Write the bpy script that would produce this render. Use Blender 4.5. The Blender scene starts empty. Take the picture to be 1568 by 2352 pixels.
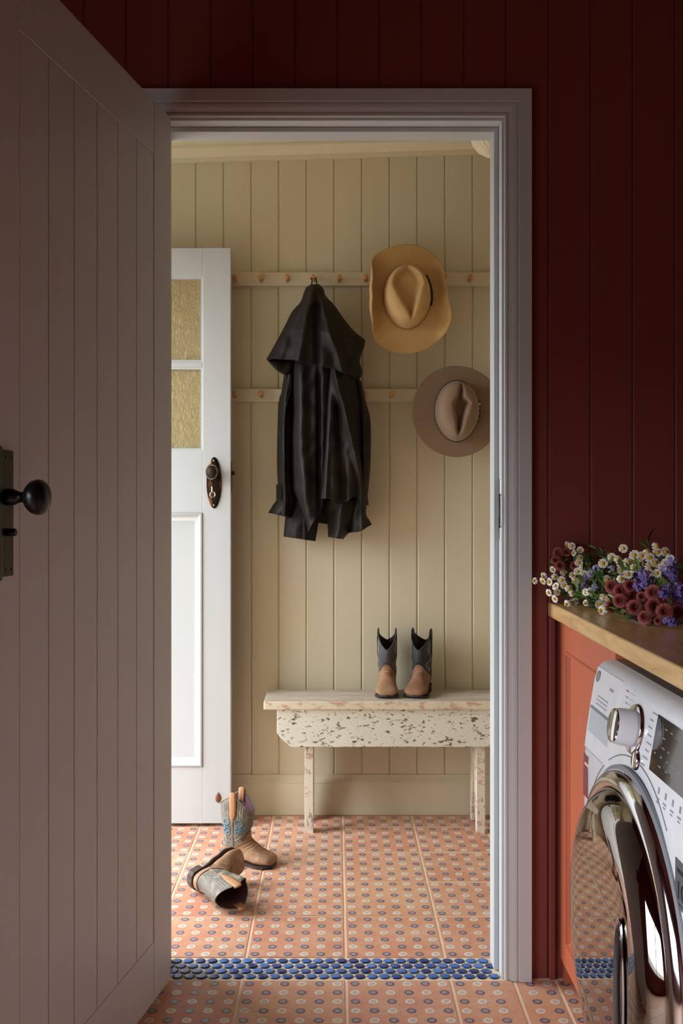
import bpy, bmesh, math, random
from mathutils import Matrix, Vector
R = random.Random(7)
PI = math.pi
S = bpy.context.scene
COL = S.collection

# ------------------------------------------------------------------ camera, world, lights, exposure
FPX, VX, VY, CH = 2305.0, 770.0, 1142.0, 1.15          # focal length in px, vanishing point, camera height
cam = bpy.data.cameras.new('camera'); camo = bpy.data.objects.new('camera', cam); COL.objects.link(camo)
camo.location = (0, 0, CH); camo.rotation_euler = (PI/2, 0, 0)
cam.sensor_fit = 'VERTICAL'; cam.sensor_height = 36; cam.lens = 36*FPX/2352
cam.shift_x = (784-VX)/2352; cam.shift_y = -(1176-VY)/2352; cam.clip_start = 0.02
S.camera = camo
vs = S.view_settings; vs.view_transform = 'Standard'; vs.look = 'None'; vs.gamma = 1; vs.use_curve_mapping = False
vs.exposure = 0.2
W = bpy.data.worlds.new('world'); S.world = W; W.use_nodes = True
wn = W.node_tree.nodes; wl_ = W.node_tree.links
wtc = wn.new('ShaderNodeTexCoord'); wsp = wn.new('ShaderNodeSeparateXYZ'); wrp = wn.new('ShaderNodeValToRGB')
wl_.new(wtc.outputs['Generated'], wsp.inputs[0]); wmr = wn.new('ShaderNodeMapRange'); wmr.inputs[1].default_value = -1
wl_.new(wsp.outputs[2], wmr.inputs[0]); wl_.new(wmr.outputs[0], wrp.inputs[0]); wl_.new(wrp.outputs[0], wn['Background'].inputs[0])
el_ = wrp.color_ramp.elements                    # overcast sky above the horizon, dim ground below it
el_[0].position = .49; el_[0].color = (.12, .125, .12, 1); el_[1].position = .52; el_[1].color = (.89, .945, 1.0, 1)
wn['Background'].inputs[1].default_value = 11.0

def area_light(name, loc, rot, sx, sy, power, color, spread=180):
    l = bpy.data.lights.new(name, 'AREA'); l.shape = 'RECTANGLE'; l.size = sx; l.size_y = sy
    l.energy = power; l.color = color; l.spread = math.radians(spread)
    o = bpy.data.objects.new(name, l); COL.objects.link(o); o.location = loc; o.rotation_euler = rot
    return o
# the sky reaches the rooms only through the open outside door and the window in the laundry's left wall;
# portals (they give off no light themselves) sit in both openings, outside the picture
for nm, loc, rot, sx_, sy_ in (('doorway_left_offscreen', (-1.33, 3.02, 1.02), (0, -PI/2, 0), 2.04, .9), ('window_left_offscreen', (-1.46, .30, .95), (0, -PI/2, 0), 1.3, 1.8)):
    o = area_light(nm, loc, rot, sx_, sy_, 1, (1, 1, 1)); o.data.cycles.is_portal = True

# ------------------------------------------------------------------ helpers
def px(x, y, d):
    return ((x-VX)/FPX*d, d, CH-(y-VY)/FPX*d)

def mesh_obj(name, verts, faces, mat=None, parent=None, smooth=False, uvs=None, mats=None, fmat=None):
    m = bpy.data.meshes.new(name); m.from_pydata([tuple(v) for v in verts], [], faces)
    if mats:
        for k in mats: m.materials.append(k)
    elif mat: m.materials.append(mat)
    if fmat: m.polygons.foreach_set('material_index', fmat)
    if smooth: m.polygons.foreach_set('use_smooth', [True]*len(m.polygons))
    if uvs:
        l = m.uv_layers.new(name='UVMap')
        for p in m.polygons:
            for li in p.loop_indices: l.data[li].uv = uvs[m.loops[li].vertex_index]
    m.update()
    o = bpy.data.objects.new(name, m); COL.objects.link(o)
    if parent: attach(o, parent)
    return o

def attach(o, parent):
    o.parent = parent
    p = parent; M = parent.matrix_basis.copy()
    while p.parent: M = p.parent.matrix_basis @ p.matrix_parent_inverse @ M if False else M; p = p.parent
    o.matrix_parent_inverse = M.inverted() if parent.parent is None else Matrix()
    return o

def local(o, parent):            # parent without inverse: verts are in the parent's own frame
    o.parent = parent; return o

def empty(name, loc=(0, 0, 0), rot=(0, 0, 0)):
    o = bpy.data.objects.new(name, None); COL.objects.link(o); o.location = loc; o.rotation_euler = rot
    o.empty_display_size = .05
    return o

def tag(o, label=None, cat=None, group=None, kind=None):
    if label: o['label'] = label
    if cat: o['category'] = cat
    if group: o['group'] = group
    if kind: o['kind'] = kind
    return o

class MB:
    def __init__(s): s.v = []; s.f = []; s.m = []
    def add(s, v, f, mi=0):
        n = len(s.v); s.v += [tuple(p) for p in v]; s.f += [tuple(i+n for i in q) for q in f]; s.m += [mi]*len(f)
    def box(s, x0, x1, y0, y1, z0, z1, mi=0):
        v = [(x, y, z) for x in (x0, x1) for y in (y0, y1) for z in (z0, z1)]
        s.add(v, [(0,1,3,2),(4,6,7,5),(0,4,5,1),(2,3,7,6),(0,2,6,4),(1,5,7,3)], mi)
    def tube(s, pts, r, n=8, cap=True, mi=0):
        pts = [Vector(p) for p in pts]; base = len(s.v); v = []; f = []
        up = None
        for i, p in enumerate(pts):
            t = (pts[min(i+1, len(pts)-1)]-pts[max(i-1, 0)]).normalized()
            if up is None: up = Vector((0, 0, 1)) if abs(t.z) < .9 else Vector((1, 0, 0))
            a = t.cross(up).normalized(); b = a.cross(t).normalized(); up = b
            rr = r[i] if isinstance(r, (list, tuple)) else r
            for k in range(n):
                q = 2*PI*k/n; v.append(p+a*math.cos(q)*rr+b*math.sin(q)*rr)
        for i in range(len(pts)-1):
            for k in range(n):
                f.append((i*n+k, i*n+(k+1) % n, (i+1)*n+(k+1) % n, (i+1)*n+k))
        if cap: f.append(tuple(range(n))[::-1]); f.append(tuple(range((len(pts)-1)*n, len(pts)*n)))
        s.add(v, f, mi)
    def lathe(s, prof, origin=(0,0,0), axis='z', n=32, mi=0, sy=1.0):
        # prof: (radius, along axis)
        v = []; f = []
        for (r, h) in prof:
            for k in range(n):
                a = 2*PI*k/n; c, d = r*math.cos(a), r*math.sin(a)*sy
                p = {'z': (c, d, h), 'x': (h, c, d), 'y': (c, h, d)}[axis]
                v.append((p[0]+origin[0], p[1]+origin[1], p[2]+origin[2]))
        for i in range(len(prof)-1):
            for k in range(n):
                f.append((i*n+k, i*n+(k+1) % n, (i+1)*n+(k+1) % n, (i+1)*n+k))
        if prof[0][0] > 1e-6: f.append(tuple(range(n)))
        if prof[-1][0] > 1e-6: f.append(tuple(range((len(prof)-1)*n, len(prof)*n)))
        s.add(v, f, mi)
    def build(s, name, mat=None, parent=None, smooth=False, bevel=0, seg=2, mats=None, angle=True):
        o = mesh_obj(name, s.v, s.f, mat, parent, smooth, mats=mats, fmat=s.m if mats else None)
        fixn(o.data)
        if smooth and angle: autosmooth(o.data)
        if bevel: bev(o, bevel, seg)
        return o

def fixn(m):
    b = bmesh.new(); b.from_mesh(m)
    bmesh.ops.remove_doubles(b, verts=b.verts, dist=1e-6)
    bmesh.ops.recalc_face_normals(b, faces=b.faces); b.to_mesh(m); b.free()

def autosmooth(m, ang=40):
    b = bmesh.new(); b.from_mesh(m); c = math.radians(ang)
    for e in b.edges:
        e.smooth = not (len(e.link_faces) == 2 and e.calc_face_angle(0) > c)
    b.to_mesh(m); b.free()

def bev(o, w, seg=2):
    b = o.modifiers.new('bevel', 'BEVEL'); b.width = w; b.segments = seg; b.limit_method = 'ANGLE'; b.angle_limit = math.radians(35)
    return o

def box(name, x0, x1, y0, y1, z0, z1, mat, parent=None, bevel=0, seg=2):
    m = MB(); m.box(x0, x1, y0, y1, z0, z1)
    return m.build(name, mat, parent, bevel=bevel, seg=seg)

def inst(src, name, parent, loc=(0,0,0), rot=(0,0,0), scale=(1,1,1)):
    o = bpy.data.objects.new(name, src if isinstance(src, bpy.types.Mesh) else src.data); COL.objects.link(o)
    o.location = loc; o.rotation_euler = rot; o.scale = scale
    if parent: attach(o, parent)
    return o

def smoothstep(a, b, x):
    t = max(0., min(1., (x-a)/(b-a))) if a != b else float(x > a)
    return t*t*(3-2*t)

def poly(P, t):                  # Catmull-Rom through P at t in 0..1 by index
    n = len(P)-1; s = t*n; i = min(int(s), n-1); u = s-i
    p0, p1, p2, p3 = P[max(i-1,0)], P[i], P[i+1], P[min(i+2,n)]
    return tuple(.5*((2*b)+(-a+c)*u+(2*a-5*b+4*c-d)*u*u+(-a+3*b-3*c+d)*u**3) for a, b, c, d in zip(p0, p1, p2, p3))

def lin(P, x):                   # piecewise linear y(x)
    if x <= P[0][0]: return P[0][1]
    for (a, b), (c, d) in zip(P, P[1:]):
        if x <= c: return b+(d-b)*(x-a)/(c-a)
    return P[-1][1]

def sm(P, x):                    # smooth interpolation y(x)
    if x <= P[0][0]: return P[0][1]
    for (a, b), (c, d) in zip(P, P[1:]):
        if x <= c:
            t = (x-a)/(c-a); t = t*t*(3-2*t); return b+(d-b)*t
    return P[-1][1]

# ------------------------------------------------------------------ materials
def srgb(r, g, b):
    f = lambda c: (c/255/12.92) if c/255 <= .04045 else ((c/255+.055)/1.055)**2.4
    return (f(r), f(g), f(b), 1)

class NT:
    def __init__(s, name):
        s.m = bpy.data.materials.new(name); s.m.use_nodes = True; s.t = s.m.node_tree
        s.b = s.t.nodes['Principled BSDF']
    def n(s, typ, **kw):
        o = s.t.nodes.new(typ)
        for k, v in kw.items():
            if k.startswith('i_'):
                key = k[2:]; key = int(key) if key.isdigit() else key
                o.inputs[key].default_value = v
            else: setattr(o, k, v)
        return o
    def l(s, a, b): s.t.links.new(a, b)
    def math(s, op, a, b=None, clamp=False):
        o = s.n('ShaderNodeMath', operation=op, use_clamp=clamp)
        for i, q in enumerate((a, b)):
            if q is None: continue
            if isinstance(q, (int, float)): o.inputs[i].default_value = q
            else: s.l(q, o.inputs[i])
        return o.outputs[0]
    def mix(s, fac, a, b):
        o = s.n('ShaderNodeMix', data_type='RGBA')
        for i, q in ((0, fac), (6, a), (7, b)):
            if isinstance(q, (int, float)) or isinstance(q, tuple): o.inputs[i].default_value = q
            else: s.l(q, o.inputs[i])
        return o.outputs[2]
    def ramp(s, fac, stops):
        o = s.n('ShaderNodeValToRGB'); e = o.color_ramp.elements
        while len(e) < len(stops): e.new(.5)
        for q, (p, c) in zip(e, stops):
            q.position = p; q.color = c if isinstance(c, tuple) else (c, c, c, 1)
        s.l(fac, o.inputs[0]); return o.outputs[0]
    def coord(s, scale=(1,1,1), typ='Object', rot=(0,0,0)):
        c = s.n('ShaderNodeTexCoord'); m = s.n('ShaderNodeMapping'); m.inputs['Scale'].default_value = scale
        m.inputs['Rotation'].default_value = rot
        s.l(c.outputs[typ], m.inputs[0]); return m.outputs[0]
    def noise(s, scale, co=None, detail=4, rough=.55, dist=0, out=0):
        o = s.n('ShaderNodeTexNoise', i_Scale=scale, i_Detail=detail, i_Roughness=rough, i_Distortion=dist)
        if co is not None: s.l(co, o.inputs['Vector'])
        return o.outputs[out]
    def bump(s, h, strength=.2, dist=.002):
        o = s.n('ShaderNodeBump', i_Strength=strength, i_Distance=dist); s.l(h, o.inputs['Height'])
        s.l(o.outputs[0], s.b.inputs['Normal']); return o
    def rand(s): return s.n('ShaderNodeObjectInfo').outputs['Random']
    def base(s, c):
        if isinstance(c, tuple): s.b.inputs['Base Color'].default_value = c
        else: s.l(c, s.b.inputs['Base Color'])
    def set(s, **kw):
        for k, v in kw.items(): s.b.inputs[k.replace('_', ' ')].default_value = v
        return s

def paint(name, c, rough=.45, var=.06, brush=True, spec=.4):
    k = NT(name); co = k.coord((1, 1, .12)); nz = k.noise(9, co, 5)
    d = tuple(x*(1-var*2) for x in c[:3])+(1,)
    k.base(k.mix(nz, d, tuple(min(1, x*(1+var)) for x in c[:3])+(1,)))
    k.set(Roughness=rough, Specular_IOR_Level=spec)
    if brush: k.bump(k.noise(60, k.coord((1, 1, .06)), 3), .12, .001)
    return k.m
def plain(name, c, rough=.5, metal=0, spec=.5, coat=0):
    k = NT(name); nz = k.noise(25, k.coord(), 3)
    k.base(k.mix(nz, tuple(x*.88 for x in c[:3])+(1,), tuple(min(1, x*1.08) for x in c[:3])+(1,)))
    k.set(Roughness=rough, Metallic=metal, Specular_IOR_Level=spec, Coat_Weight=coat); return k.m

M = {}
M['red'] = paint('oxblood_wall_paint', srgb(124, 57, 49), .5)
M['redcab'] = paint('terracotta_cabinet_paint', srgb(182, 97, 66), .42)
M['cream'] = paint('cream_wall_paint', srgb(208, 197, 170), .5, .04)
M['creamceil'] = paint('cream_ceiling_paint', srgb(222, 211, 182), .5, .03)
M['white'] = paint('white_door_paint', srgb(190, 193, 195), .4, .03)
M['grey'] = paint('pale_grey_joinery_paint', srgb(198, 202, 204), .42, .03)
M['plaster'] = paint('plain_plaster', srgb(150, 120, 105), .8, .03)
M['black'] = plain('black_iron', (.012, .011, .011, 1), .3, .6)
M['bronzedk'] = plain('dark_bronze', (.045, .03, .018, 1), .42, .75)
M['chrome'] = plain('chrome', (.62, .63, .66, 1), .09, 1)
M['steel'] = plain('satin_steel', (.55, .55, .56, 1), .3, 1)
M['nickel'] = plain('nickel', (.7, .68, .62, 1), .2, 1)
M['copper'] = plain('copper', (.20, .085, .045, 1), .5, .5)
M['void'] = plain('hole_shade_black', (.006, .005, .005, 1), .9)  # near-black that paints in the shade inside the latch holes and keyhole

def m_bronze():
    k = NT('oxidised_copper_plate'); nz = k.noise(38, k.coord((1, 1, .6)), 3)
    k.base(k.ramp(nz, [(.50, (.022, .016, .012, 1)), (.68, (.22, .085, .04, 1))])); k.set(Roughness=.35, Metallic=.85); return k.m
M['bronze'] = m_bronze()

def m_tile():
    k = NT('terracotta_tile'); r = k.rand(); co = k.coord((1, 1, 1), 'Object')
    off = k.n('ShaderNodeVectorMath', operation='ADD'); k.l(co, off.inputs[0])
    cm = k.n('ShaderNodeCombineXYZ'); k.l(k.math('MULTIPLY', r, 37.), cm.inputs[0]); k.l(k.math('MULTIPLY', r, 91.), cm.inputs[1]); k.l(cm.outputs[0], off.inputs[1])
    a = k.noise(6, off.outputs[0], 5, .6); b = k.noise(70, off.outputs[0], 4, .7)
    base = k.ramp(r, [(0, srgb(196, 130, 102)), (.3, srgb(202, 138, 108)), (.55, srgb(200, 143, 120)), (.8, srgb(200, 146, 108)), (1, srgb(190, 122, 96))])
    c = k.mix(k.ramp(a, [(.35, 0.), (.68, .75)]), base, srgb(212, 170, 138))
    c = k.mix(k.ramp(b, [(.54, 0.), (.72, .45)]), c, srgb(150, 96, 74))
    c = k.mix(k.ramp(k.noise(17, off.outputs[0], 6, .7), [(.52, 0.), (.74, .5)]), c, srgb(208, 180, 158))
    k.base(c); k.set(Roughness=.5, Specular_IOR_Level=.35); k.bump(k.noise(40, off.outputs[0], 5), .15, .001); return k.m
M['tile'] = m_tile()
M['grout'] = plain('cream_grout', srgb(222, 205, 178), .85)

def m_dot(name, ring, field, flower):
    k = NT(name); uv = k.n('ShaderNodeUVMap'); sp = k.n('ShaderNodeSeparateXYZ'); k.l(uv.outputs[0], sp.inputs[0])
    x, y = sp.outputs[0], sp.outputs[1]
    r = k.math('SQRT', k.math('ADD', k.math('MULTIPLY', x, x), k.math('MULTIPLY', y, y)))
    a = k.math('ARCTAN2', y, x)
    pet = k.math('COSINE', k.math('MULTIPLY', a, 8.))
    edge = k.math('ADD', .44, k.math('MULTIPLY', pet, .17))
    infl = k.math('MULTIPLY', k.math('LESS_THAN', r, edge), k.math('GREATER_THAN', r, .16))
    c = k.mix(infl, field, flower)
    c = k.mix(k.math('GREATER_THAN', r, .86), c, ring)
    nz = k.noise(150, k.coord(), 4, .65)
    c = k.mix(k.ramp(nz, [(.35, .05), (.7, .55)]), c, srgb(172, 138, 118))
    k.base(c); k.set(Roughness=.35); return k.m
M['dot_blue'] = m_dot('blue_slip_dot', srgb(50, 53, 74), srgb(70, 79, 112), srgb(176, 178, 186))
M['dot_cream'] = m_dot('cream_slip_dot', srgb(214, 200, 178), srgb(236, 226, 206), srgb(160, 160, 166))

def m_penny():
    k = NT('blue_glazed_penny'); co = k.coord(); sp = k.n('ShaderNodeSeparateXYZ'); k.l(co, sp.inputs[0])
    r = k.math('SQRT', k.math('ADD', k.math('MULTIPLY', sp.outputs[0], sp.outputs[0]), k.math('MULTIPLY', sp.outputs[1], sp.outputs[1])))
    rd = k.rand()
    cen = k.ramp(rd, [(0, srgb(36, 50, 104)), (.2, srgb(46, 80, 142)), (.6, srgb(62, 106, 174)), (1, srgb(84, 128, 194))])
    c = k.mix(k.ramp(k.math('MULTIPLY', r, 72.), [(.66, 0.), (.97, 1.)]), cen, srgb(16, 22, 48))
    k.base(c); k.set(Roughness=.16, Specular_IOR_Level=.55); return k.m
M['penny'] = m_penny()

def m_oak():
    k = NT('oiled_oak'); co = k.coord((9, 1.1, 9)); nz = k.noise(5, co, 6, .6, .6)
    fine = k.noise(42, k.coord((9, .8, 9)), 3)
    c = k.ramp(nz, [(.3, srgb(196, 152, 96)), (.5, srgb(216, 176, 120)), (.72, srgb(226, 192, 140))])
    c = k.mix(k.ramp(fine, [(.55, 0.), (.75, .3)]), c, srgb(150, 105, 60))
    k.base(c); k.set(Roughness=.24, Specular_IOR_Level=.5); k.bump(fine, .05, .0006); return k.m
M['oak'] = m_oak()
def m_peg():
    k = NT('raw_pine_peg'); k.base(k.ramp(k.noise(60, k.coord((1, .2, 1)), 3), [(.3, srgb(184, 122, 68)), (.7, srgb(212, 158, 100))])); k.set(Roughness=.55); return k.m
M['peg'] = m_peg()

def m_chipped(name, paintc, woodc, lo, hi, scale, stretch, pink=False, bands=False, dk=.6):
    k = NT(name); co = k.coord(stretch); a = k.noise(scale, co, 8, .68, .3); b = k.noise(scale*.25, co, 3)
    v = k.math('ADD', k.math('MULTIPLY', a, .75), k.math('MULTIPLY', b, .35))
    msk = k.ramp(v, [(lo, 1.), (hi, 0.)])
    wood = k.mix(k.noise(30, k.coord((2, 9, 9)), 4), woodc, tuple(x*dk for x in woodc[:3])+(1,))
    p = k.mix(k.noise(14, k.coord(), 3), paintc, tuple(x*.86 for x in paintc[:3])+(1,))
    if bands:
        wv = k.n('ShaderNodeTexWave', i_Scale=34, i_Distortion=2.5, i_Detail=2); wv.bands_direction = 'DIAGONAL'
        k.l(k.coord((1, 0, 1)), wv.inputs[0])
        p = k.mix(k.math('MULTIPLY', wv.outputs[1], .14), p, srgb(186, 186, 176))
    if pink:
        pk = k.ramp(k.noise(26, k.coord((1, 2, 2)), 5, .65), [(.52, 0.), (.62, .6)])
        p = k.mix(pk, p, srgb(176, 112, 108))
    k.base(k.mix(msk, p, wood)); k.set(Roughness=.7, Specular_IOR_Level=.25)
    k.bump(k.math('SUBTRACT', 1., msk), .5, .0012); return k.m
M['chip_apron'] = m_chipped('flaking_white_paint', srgb(232, 230, 214), srgb(122, 106, 80), .452, .478, 62, (1, 1, 1.9), False, True)
M['chip_top'] = m_chipped('worn_bench_top_paint', srgb(204, 192, 174), srgb(186, 168, 152), .46, .62, 18, (.7, 4, 6), False, False, .8)
M['chip_edge'] = m_chipped('worn_pink_cream_paint', srgb(226, 214, 186), srgb(140, 115, 95), .37, .41, 26, (1, 3, 3), True)
M['chip_leg'] = m_chipped('worn_leg_paint', srgb(232, 222, 204), srgb(158, 118, 100), .40, .45, 36, (3, 3, .7), True)

def m_coat():
    k = NT('waxed_oilskin'); a = k.noise(7, k.coord(), 6, .65, .4); b = k.noise(160, k.coord(), 3)
    k.base(k.ramp(a, [(.3, (.007, .005, .0038, 1)), (.55, (.0125, .0086, .0062, 1)), (.78, (.028, .0175, .0115, 1))]))
    k.set(Roughness=.6, Specular_IOR_Level=.26); k.bump(k.math('ADD', k.math('MULTIPLY', a, 2.), k.math('MULTIPLY', b, .15)), .25, .006); return k.m
M['coat'] = m_coat()
def m_felt(name, c1, c2, stain):
    k = NT(name); a = k.noise(9, k.coord(), 5, .6); b = k.noise(400, k.coord(), 2); s = k.noise(17, k.coord(), 4, .7)
    c = k.mix(a, c1, c2); c = k.mix(k.ramp(s, [(.58, 0.), (.75, .55)]), c, stain)
    k.base(c); k.set(Roughness=.85, Specular_IOR_Level=.15, Sheen_Weight=.15); k.bump(b, .15, .0008); return k.m
M['tanfelt'] = m_felt('tan_felt', srgb(188, 150, 98), srgb(204, 168, 116), srgb(156, 116, 68))
M['brownfelt'] = m_felt('taupe_felt', srgb(126, 102, 82), srgb(140, 116, 96), srgb(112, 88, 70))
M['darkband'] = plain('dark_leather_band', (.022, .016, .012, 1), .5)
M['braid'] = plain('braided_leather_band', srgb(150, 108, 60), .6)

def m_leather(name, c1, c2, scuff, amount=.5):
    k = NT(name); a = k.noise(16, k.coord(), 5, .65); b = k.noise(45, k.coord(), 5, .7); f = k.noise(220, k.coord(), 2)
    c = k.mix(a, c1, c2); c = k.mix(k.ramp(b, [(.52, 0.), (.72, amount)]), c, scuff)
    k.base(c); k.set(Roughness=.62, Specular_IOR_Level=.3); k.bump(k.math('ADD', b, k.math('MULTIPLY', f, .3)), .3, .0012); return k.m
M['leath_tan'] = m_leather('scuffed_tan_leather', srgb(122, 90, 66), srgb(172, 134, 102), srgb(198, 170, 140), .7)
M['leath_tan2'] = m_leather('faded_tan_leather', srgb(132, 98, 74), srgb(162, 124, 92), srgb(184, 150, 118))
M['leath_rust'] = m_leather('dark_tan_leather', srgb(112, 76, 58), srgb(146, 106, 80), srgb(96, 66, 54))
M['leath_grey'] = m_leather('scuffed_grey_leather', srgb(92, 86, 78), srgb(128, 122, 112), srgb(186, 178, 164), .6)
M['leath_slate'] = m_leather('worn_slate_leather', srgb(52, 52, 56), srgb(84, 82, 82), srgb(140, 134, 128), .45)
M['leath_black'] = m_leather('black_leather', srgb(30, 30, 34), srgb(56, 56, 60), srgb(96, 92, 90), .4)
M['strap'] = m_leather('caramel_strap_leather', srgb(158, 110, 72), srgb(186, 140, 100), srgb(128, 86, 56))
M['sole'] = m_leather('dark_sole_rubber', srgb(48, 38, 36), srgb(74, 58, 54), srgb(100, 84, 78))
M['lining'] = m_leather('plum_lining', srgb(92, 62, 66), srgb(110, 78, 80), srgb(80, 54, 60))
M['lining_dk'] = plain('dark_boot_lining', srgb(52, 44, 40), .8)
M['thread_pale'] = plain('pale_stitch_thread', srgb(190, 182, 166), .7)
M['thread_blue'] = plain('blue_stitch_thread', srgb(92, 144, 172), .7)

def m_obscure():
    k = NT('obscure_textured_glass'); co = k.coord((1, 1, .62)); a = k.noise(48, co, 5, .7, 1.6); b = k.noise(15, co, 2)
    k.base(srgb(226, 205, 150)); k.set(Roughness=.10, Transmission_Weight=.62, IOR=1.45)
    k.bump(k.math('ADD', a, k.math('MULTIPLY', b, .6)), .9, .008); return k.m
M['obscure'] = m_obscure()
M['clear'] = NT('window_glass').set(Transmission_Weight=1.0, Roughness=.0, IOR=1.45).m
M['washer'] = plain('white_enamel', srgb(226, 228, 234), .28, 0, .5)
M['washer2'] = plain('white_panel_plastic', srgb(222, 222, 228), .34, 0, .5)
M['washgrey'] = plain('grey_trim_plastic', srgb(120, 122, 128), .4)
M['seam'] = plain('panel_seam', srgb(132, 134, 140), .6)
M['print'] = plain('grey_print', srgb(150, 154, 164), .6)
M['printred'] = plain('red_print', srgb(170, 80, 84), .6)
M['printlight'] = plain('light_print', srgb(140, 146, 154), .5)
M['drawer'] = plain('silver_blue_plastic', srgb(186, 194, 206), .35)
k = NT('black_display_glass'); k.base((.012, .013, .016, 1)); k.set(Roughness=.06, Specular_IOR_Level=.8, Coat_Weight=.5); k.noise(5); M['display'] = k.m
k = NT('tinted_mirror_door_glass'); k.base((.30, .275, .26, 1)); k.set(Roughness=.025, Metallic=1.0); M['doorglass'] = k.m
M['redsticker'] = plain('dark_red_sticker', srgb(130, 40, 50), .5)
M['badge'] = plain('grey_badge', srgb(92, 92, 98), .5)
M['badgetext'] = plain('black_badge_print', srgb(26, 26, 30), .5)
M['petalw'] = plain('white_petal', srgb(244, 242, 232), .6)
M['yolk'] = plain('yellow_flower_disc', srgb(214, 168, 30), .75)
M['mum'] = NT('dusky_red_petal')
k = M['mum']; sp__ = k.n('ShaderNodeSeparateXYZ'); k.l(k.coord(), sp__.inputs[0]); q0, q1 = sp__.outputs[0], sp__.outputs[1]
rad_ = k.math('MULTIPLY', k.math('SQRT', k.math('ADD', k.math('MULTIPLY', q0, q0), k.math('MULTIPLY', q1, q1))), 54.)
pn_ = k.ramp(k.noise(420, k.coord(), 3, .6), [(.38, 0.), (.62, 1.)])
k.base(k.mix(pn_, k.ramp(rad_, [(.10, srgb(120, 66, 40)), (.38, srgb(160, 70, 70)), (1., srgb(226, 150, 138))]), k.ramp(rad_, [(.1, srgb(120, 66, 40)), (.38, srgb(142, 58, 60)), (1., srgb(190, 104, 100))]))); k.set(Roughness=.6); M['mum'] = k.m
M['mumc'] = plain('rust_flower_centre', srgb(120, 62, 40), .7)
M['violet'] = NT('violet_floret'); k = M['violet']; k.base(k.mix(k.rand(), srgb(104, 84, 172), srgb(158, 142, 208))); k.set(Roughness=.6); M['violet'] = k.m
M['pale_violet'] = plain('pale_lilac_floret', srgb(188, 182, 214), .6)
M['leaf'] = NT('green_leaf'); k = M['leaf']; k.base(k.mix(k.rand(), srgb(52, 80, 34), srgb(108, 138, 58))); k.set(Roughness=.5); M['leaf'] = k.m
M['stem'] = plain('green_stem', srgb(78, 96, 48), .6)
M['shade'] = plain('cream_fluted_shade', srgb(236, 226, 200), .4)

# ------------------------------------------------------------------ the setting
YN, YN2, YW = 2.40, 2.505, 3.65       # near face and far face of the partition, face of the far wall
XL, XR, YB = -1.35, 1.13, -1.2        # laundry left, right and back wall
ML, MR = -1.22, 1.25                  # mudroom ends
OL, OR, OH = -.42, .397, 2.05         # door opening between the jambs, head height

def vboard(w, h, th, ch):
    """one V-jointed board, local: x 0..w, front at y=0 (faces -y), z 0..h"""
    P = [(0, th), (0, ch), (ch, 0), (w-ch, 0), (w, ch), (w, th)]
    n = len(P); v = [(x, y, z) for z in (0, h) for x, y in P]
    f = [(i, (i+1) % n, n+(i+1) % n, n+i) for i in range(n)]+[tuple(range(n))[::-1], tuple(range(n, 2*n))]
    return v, f
_cache = {}
def board_mesh(w, h, th, ch, mat):
    key = (round(w, 4), round(h, 4), th, ch, mat.name)
    if key not in _cache:
        v, f = vboard(w, h, th, ch); m = bpy.data.meshes.new('board'); m.from_pydata(v, [], f); m.materials.append(mat); fixn(m); _cache[key] = m
    return _cache[key]

# ---- floor
floor = box('floor', XL-.1, MR+.12, YB-.1, YW+.1, -.12, -.0016, M['grout']); tag(floor, kind='structure')
TP = .2485; TX0 = .0252; G = .0027
def tile_mesh(x0, x1, y0, y1):
    m = MB(); b = .0015; z = 0
    v = [(x0, y0, -.008), (x1, y0, -.008), (x1, y1, -.008), (x0, y1, -.008), (x0, y0, z-b), (x1, y0, z-b), (x1, y1, z-b), (x0, y1, z-b),
         (x0+b, y0+b, z), (x1-b, y0+b, z), (x1-b, y1-b, z), (x0+b, y1-b, z)]
    f = [(8, 9, 10, 11)]
    for i in range(4):
        j = (i+1) % 4; f += [(i, j, 4+j, 4+i), (4+i, 4+j, 8+j, 8+i)]
    me = bpy.data.meshes.new('tile'); me.from_pydata(v, [], f); me.materials.append(M['tile']); return me
def dots_mesh(x0, x1, y0, y1, flip):
    """inlaid slip dots of one tile, local to the tile's full square 0..TP"""
    v = []; f = []; fm = []; uv = []; n = 14; p = TP/6; r = .0116
    for i in range(6):
        for j in range(6):
            cx, cy = (i+.5)*p, (j+.5)*p
            if cx-r < x0 or cx+r > x1 or cy-r < y0 or cy+r > y1: continue
            b = len(v); mi = (i+j+flip) % 2; rr = r*(1.0 if mi == 0 else 1.04)
            v.append((cx, cy, .0004)); uv.append((0, 0))
            for rad, z, u in ((rr*.94, .0004, .94), (rr, -.0002, 1.0)):
                for k_ in range(n):
                    a = 2*PI*k_/n; v.append((cx+rad*math.cos(a), cy+rad*math.sin(a), z)); uv.append((u*math.cos(a), u*math.sin(a)))
            for k_ in range(n):
                q = (k_+1) % n
                f += [(b, b+1+k_, b+1+q), (b+1+k_, b+1+n+k_, b+1+n+q, b+1+q)]; fm += [mi, mi]
    me = bpy.data.meshes.new('dot_inlays'); me.from_pydata(v, [], f); me.materials.append(M['dot_blue']); me.materials.append(M['dot_cream'])
    me.polygons.foreach_set('material_index', fm)
    l = me.uv_layers.new(name='UVMap')
    for pl in me.polygons:
        for li in pl.loop_indices: l.data[li].uv = uv[me.loops[li].vertex_index]
    return me
full_tile = tile_mesh(G, TP-G, G, TP-G); full_dots = [dots_mesh(0, TP, 0, TP, 0), dots_mesh(0, TP, 0, TP, 1)]
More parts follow.
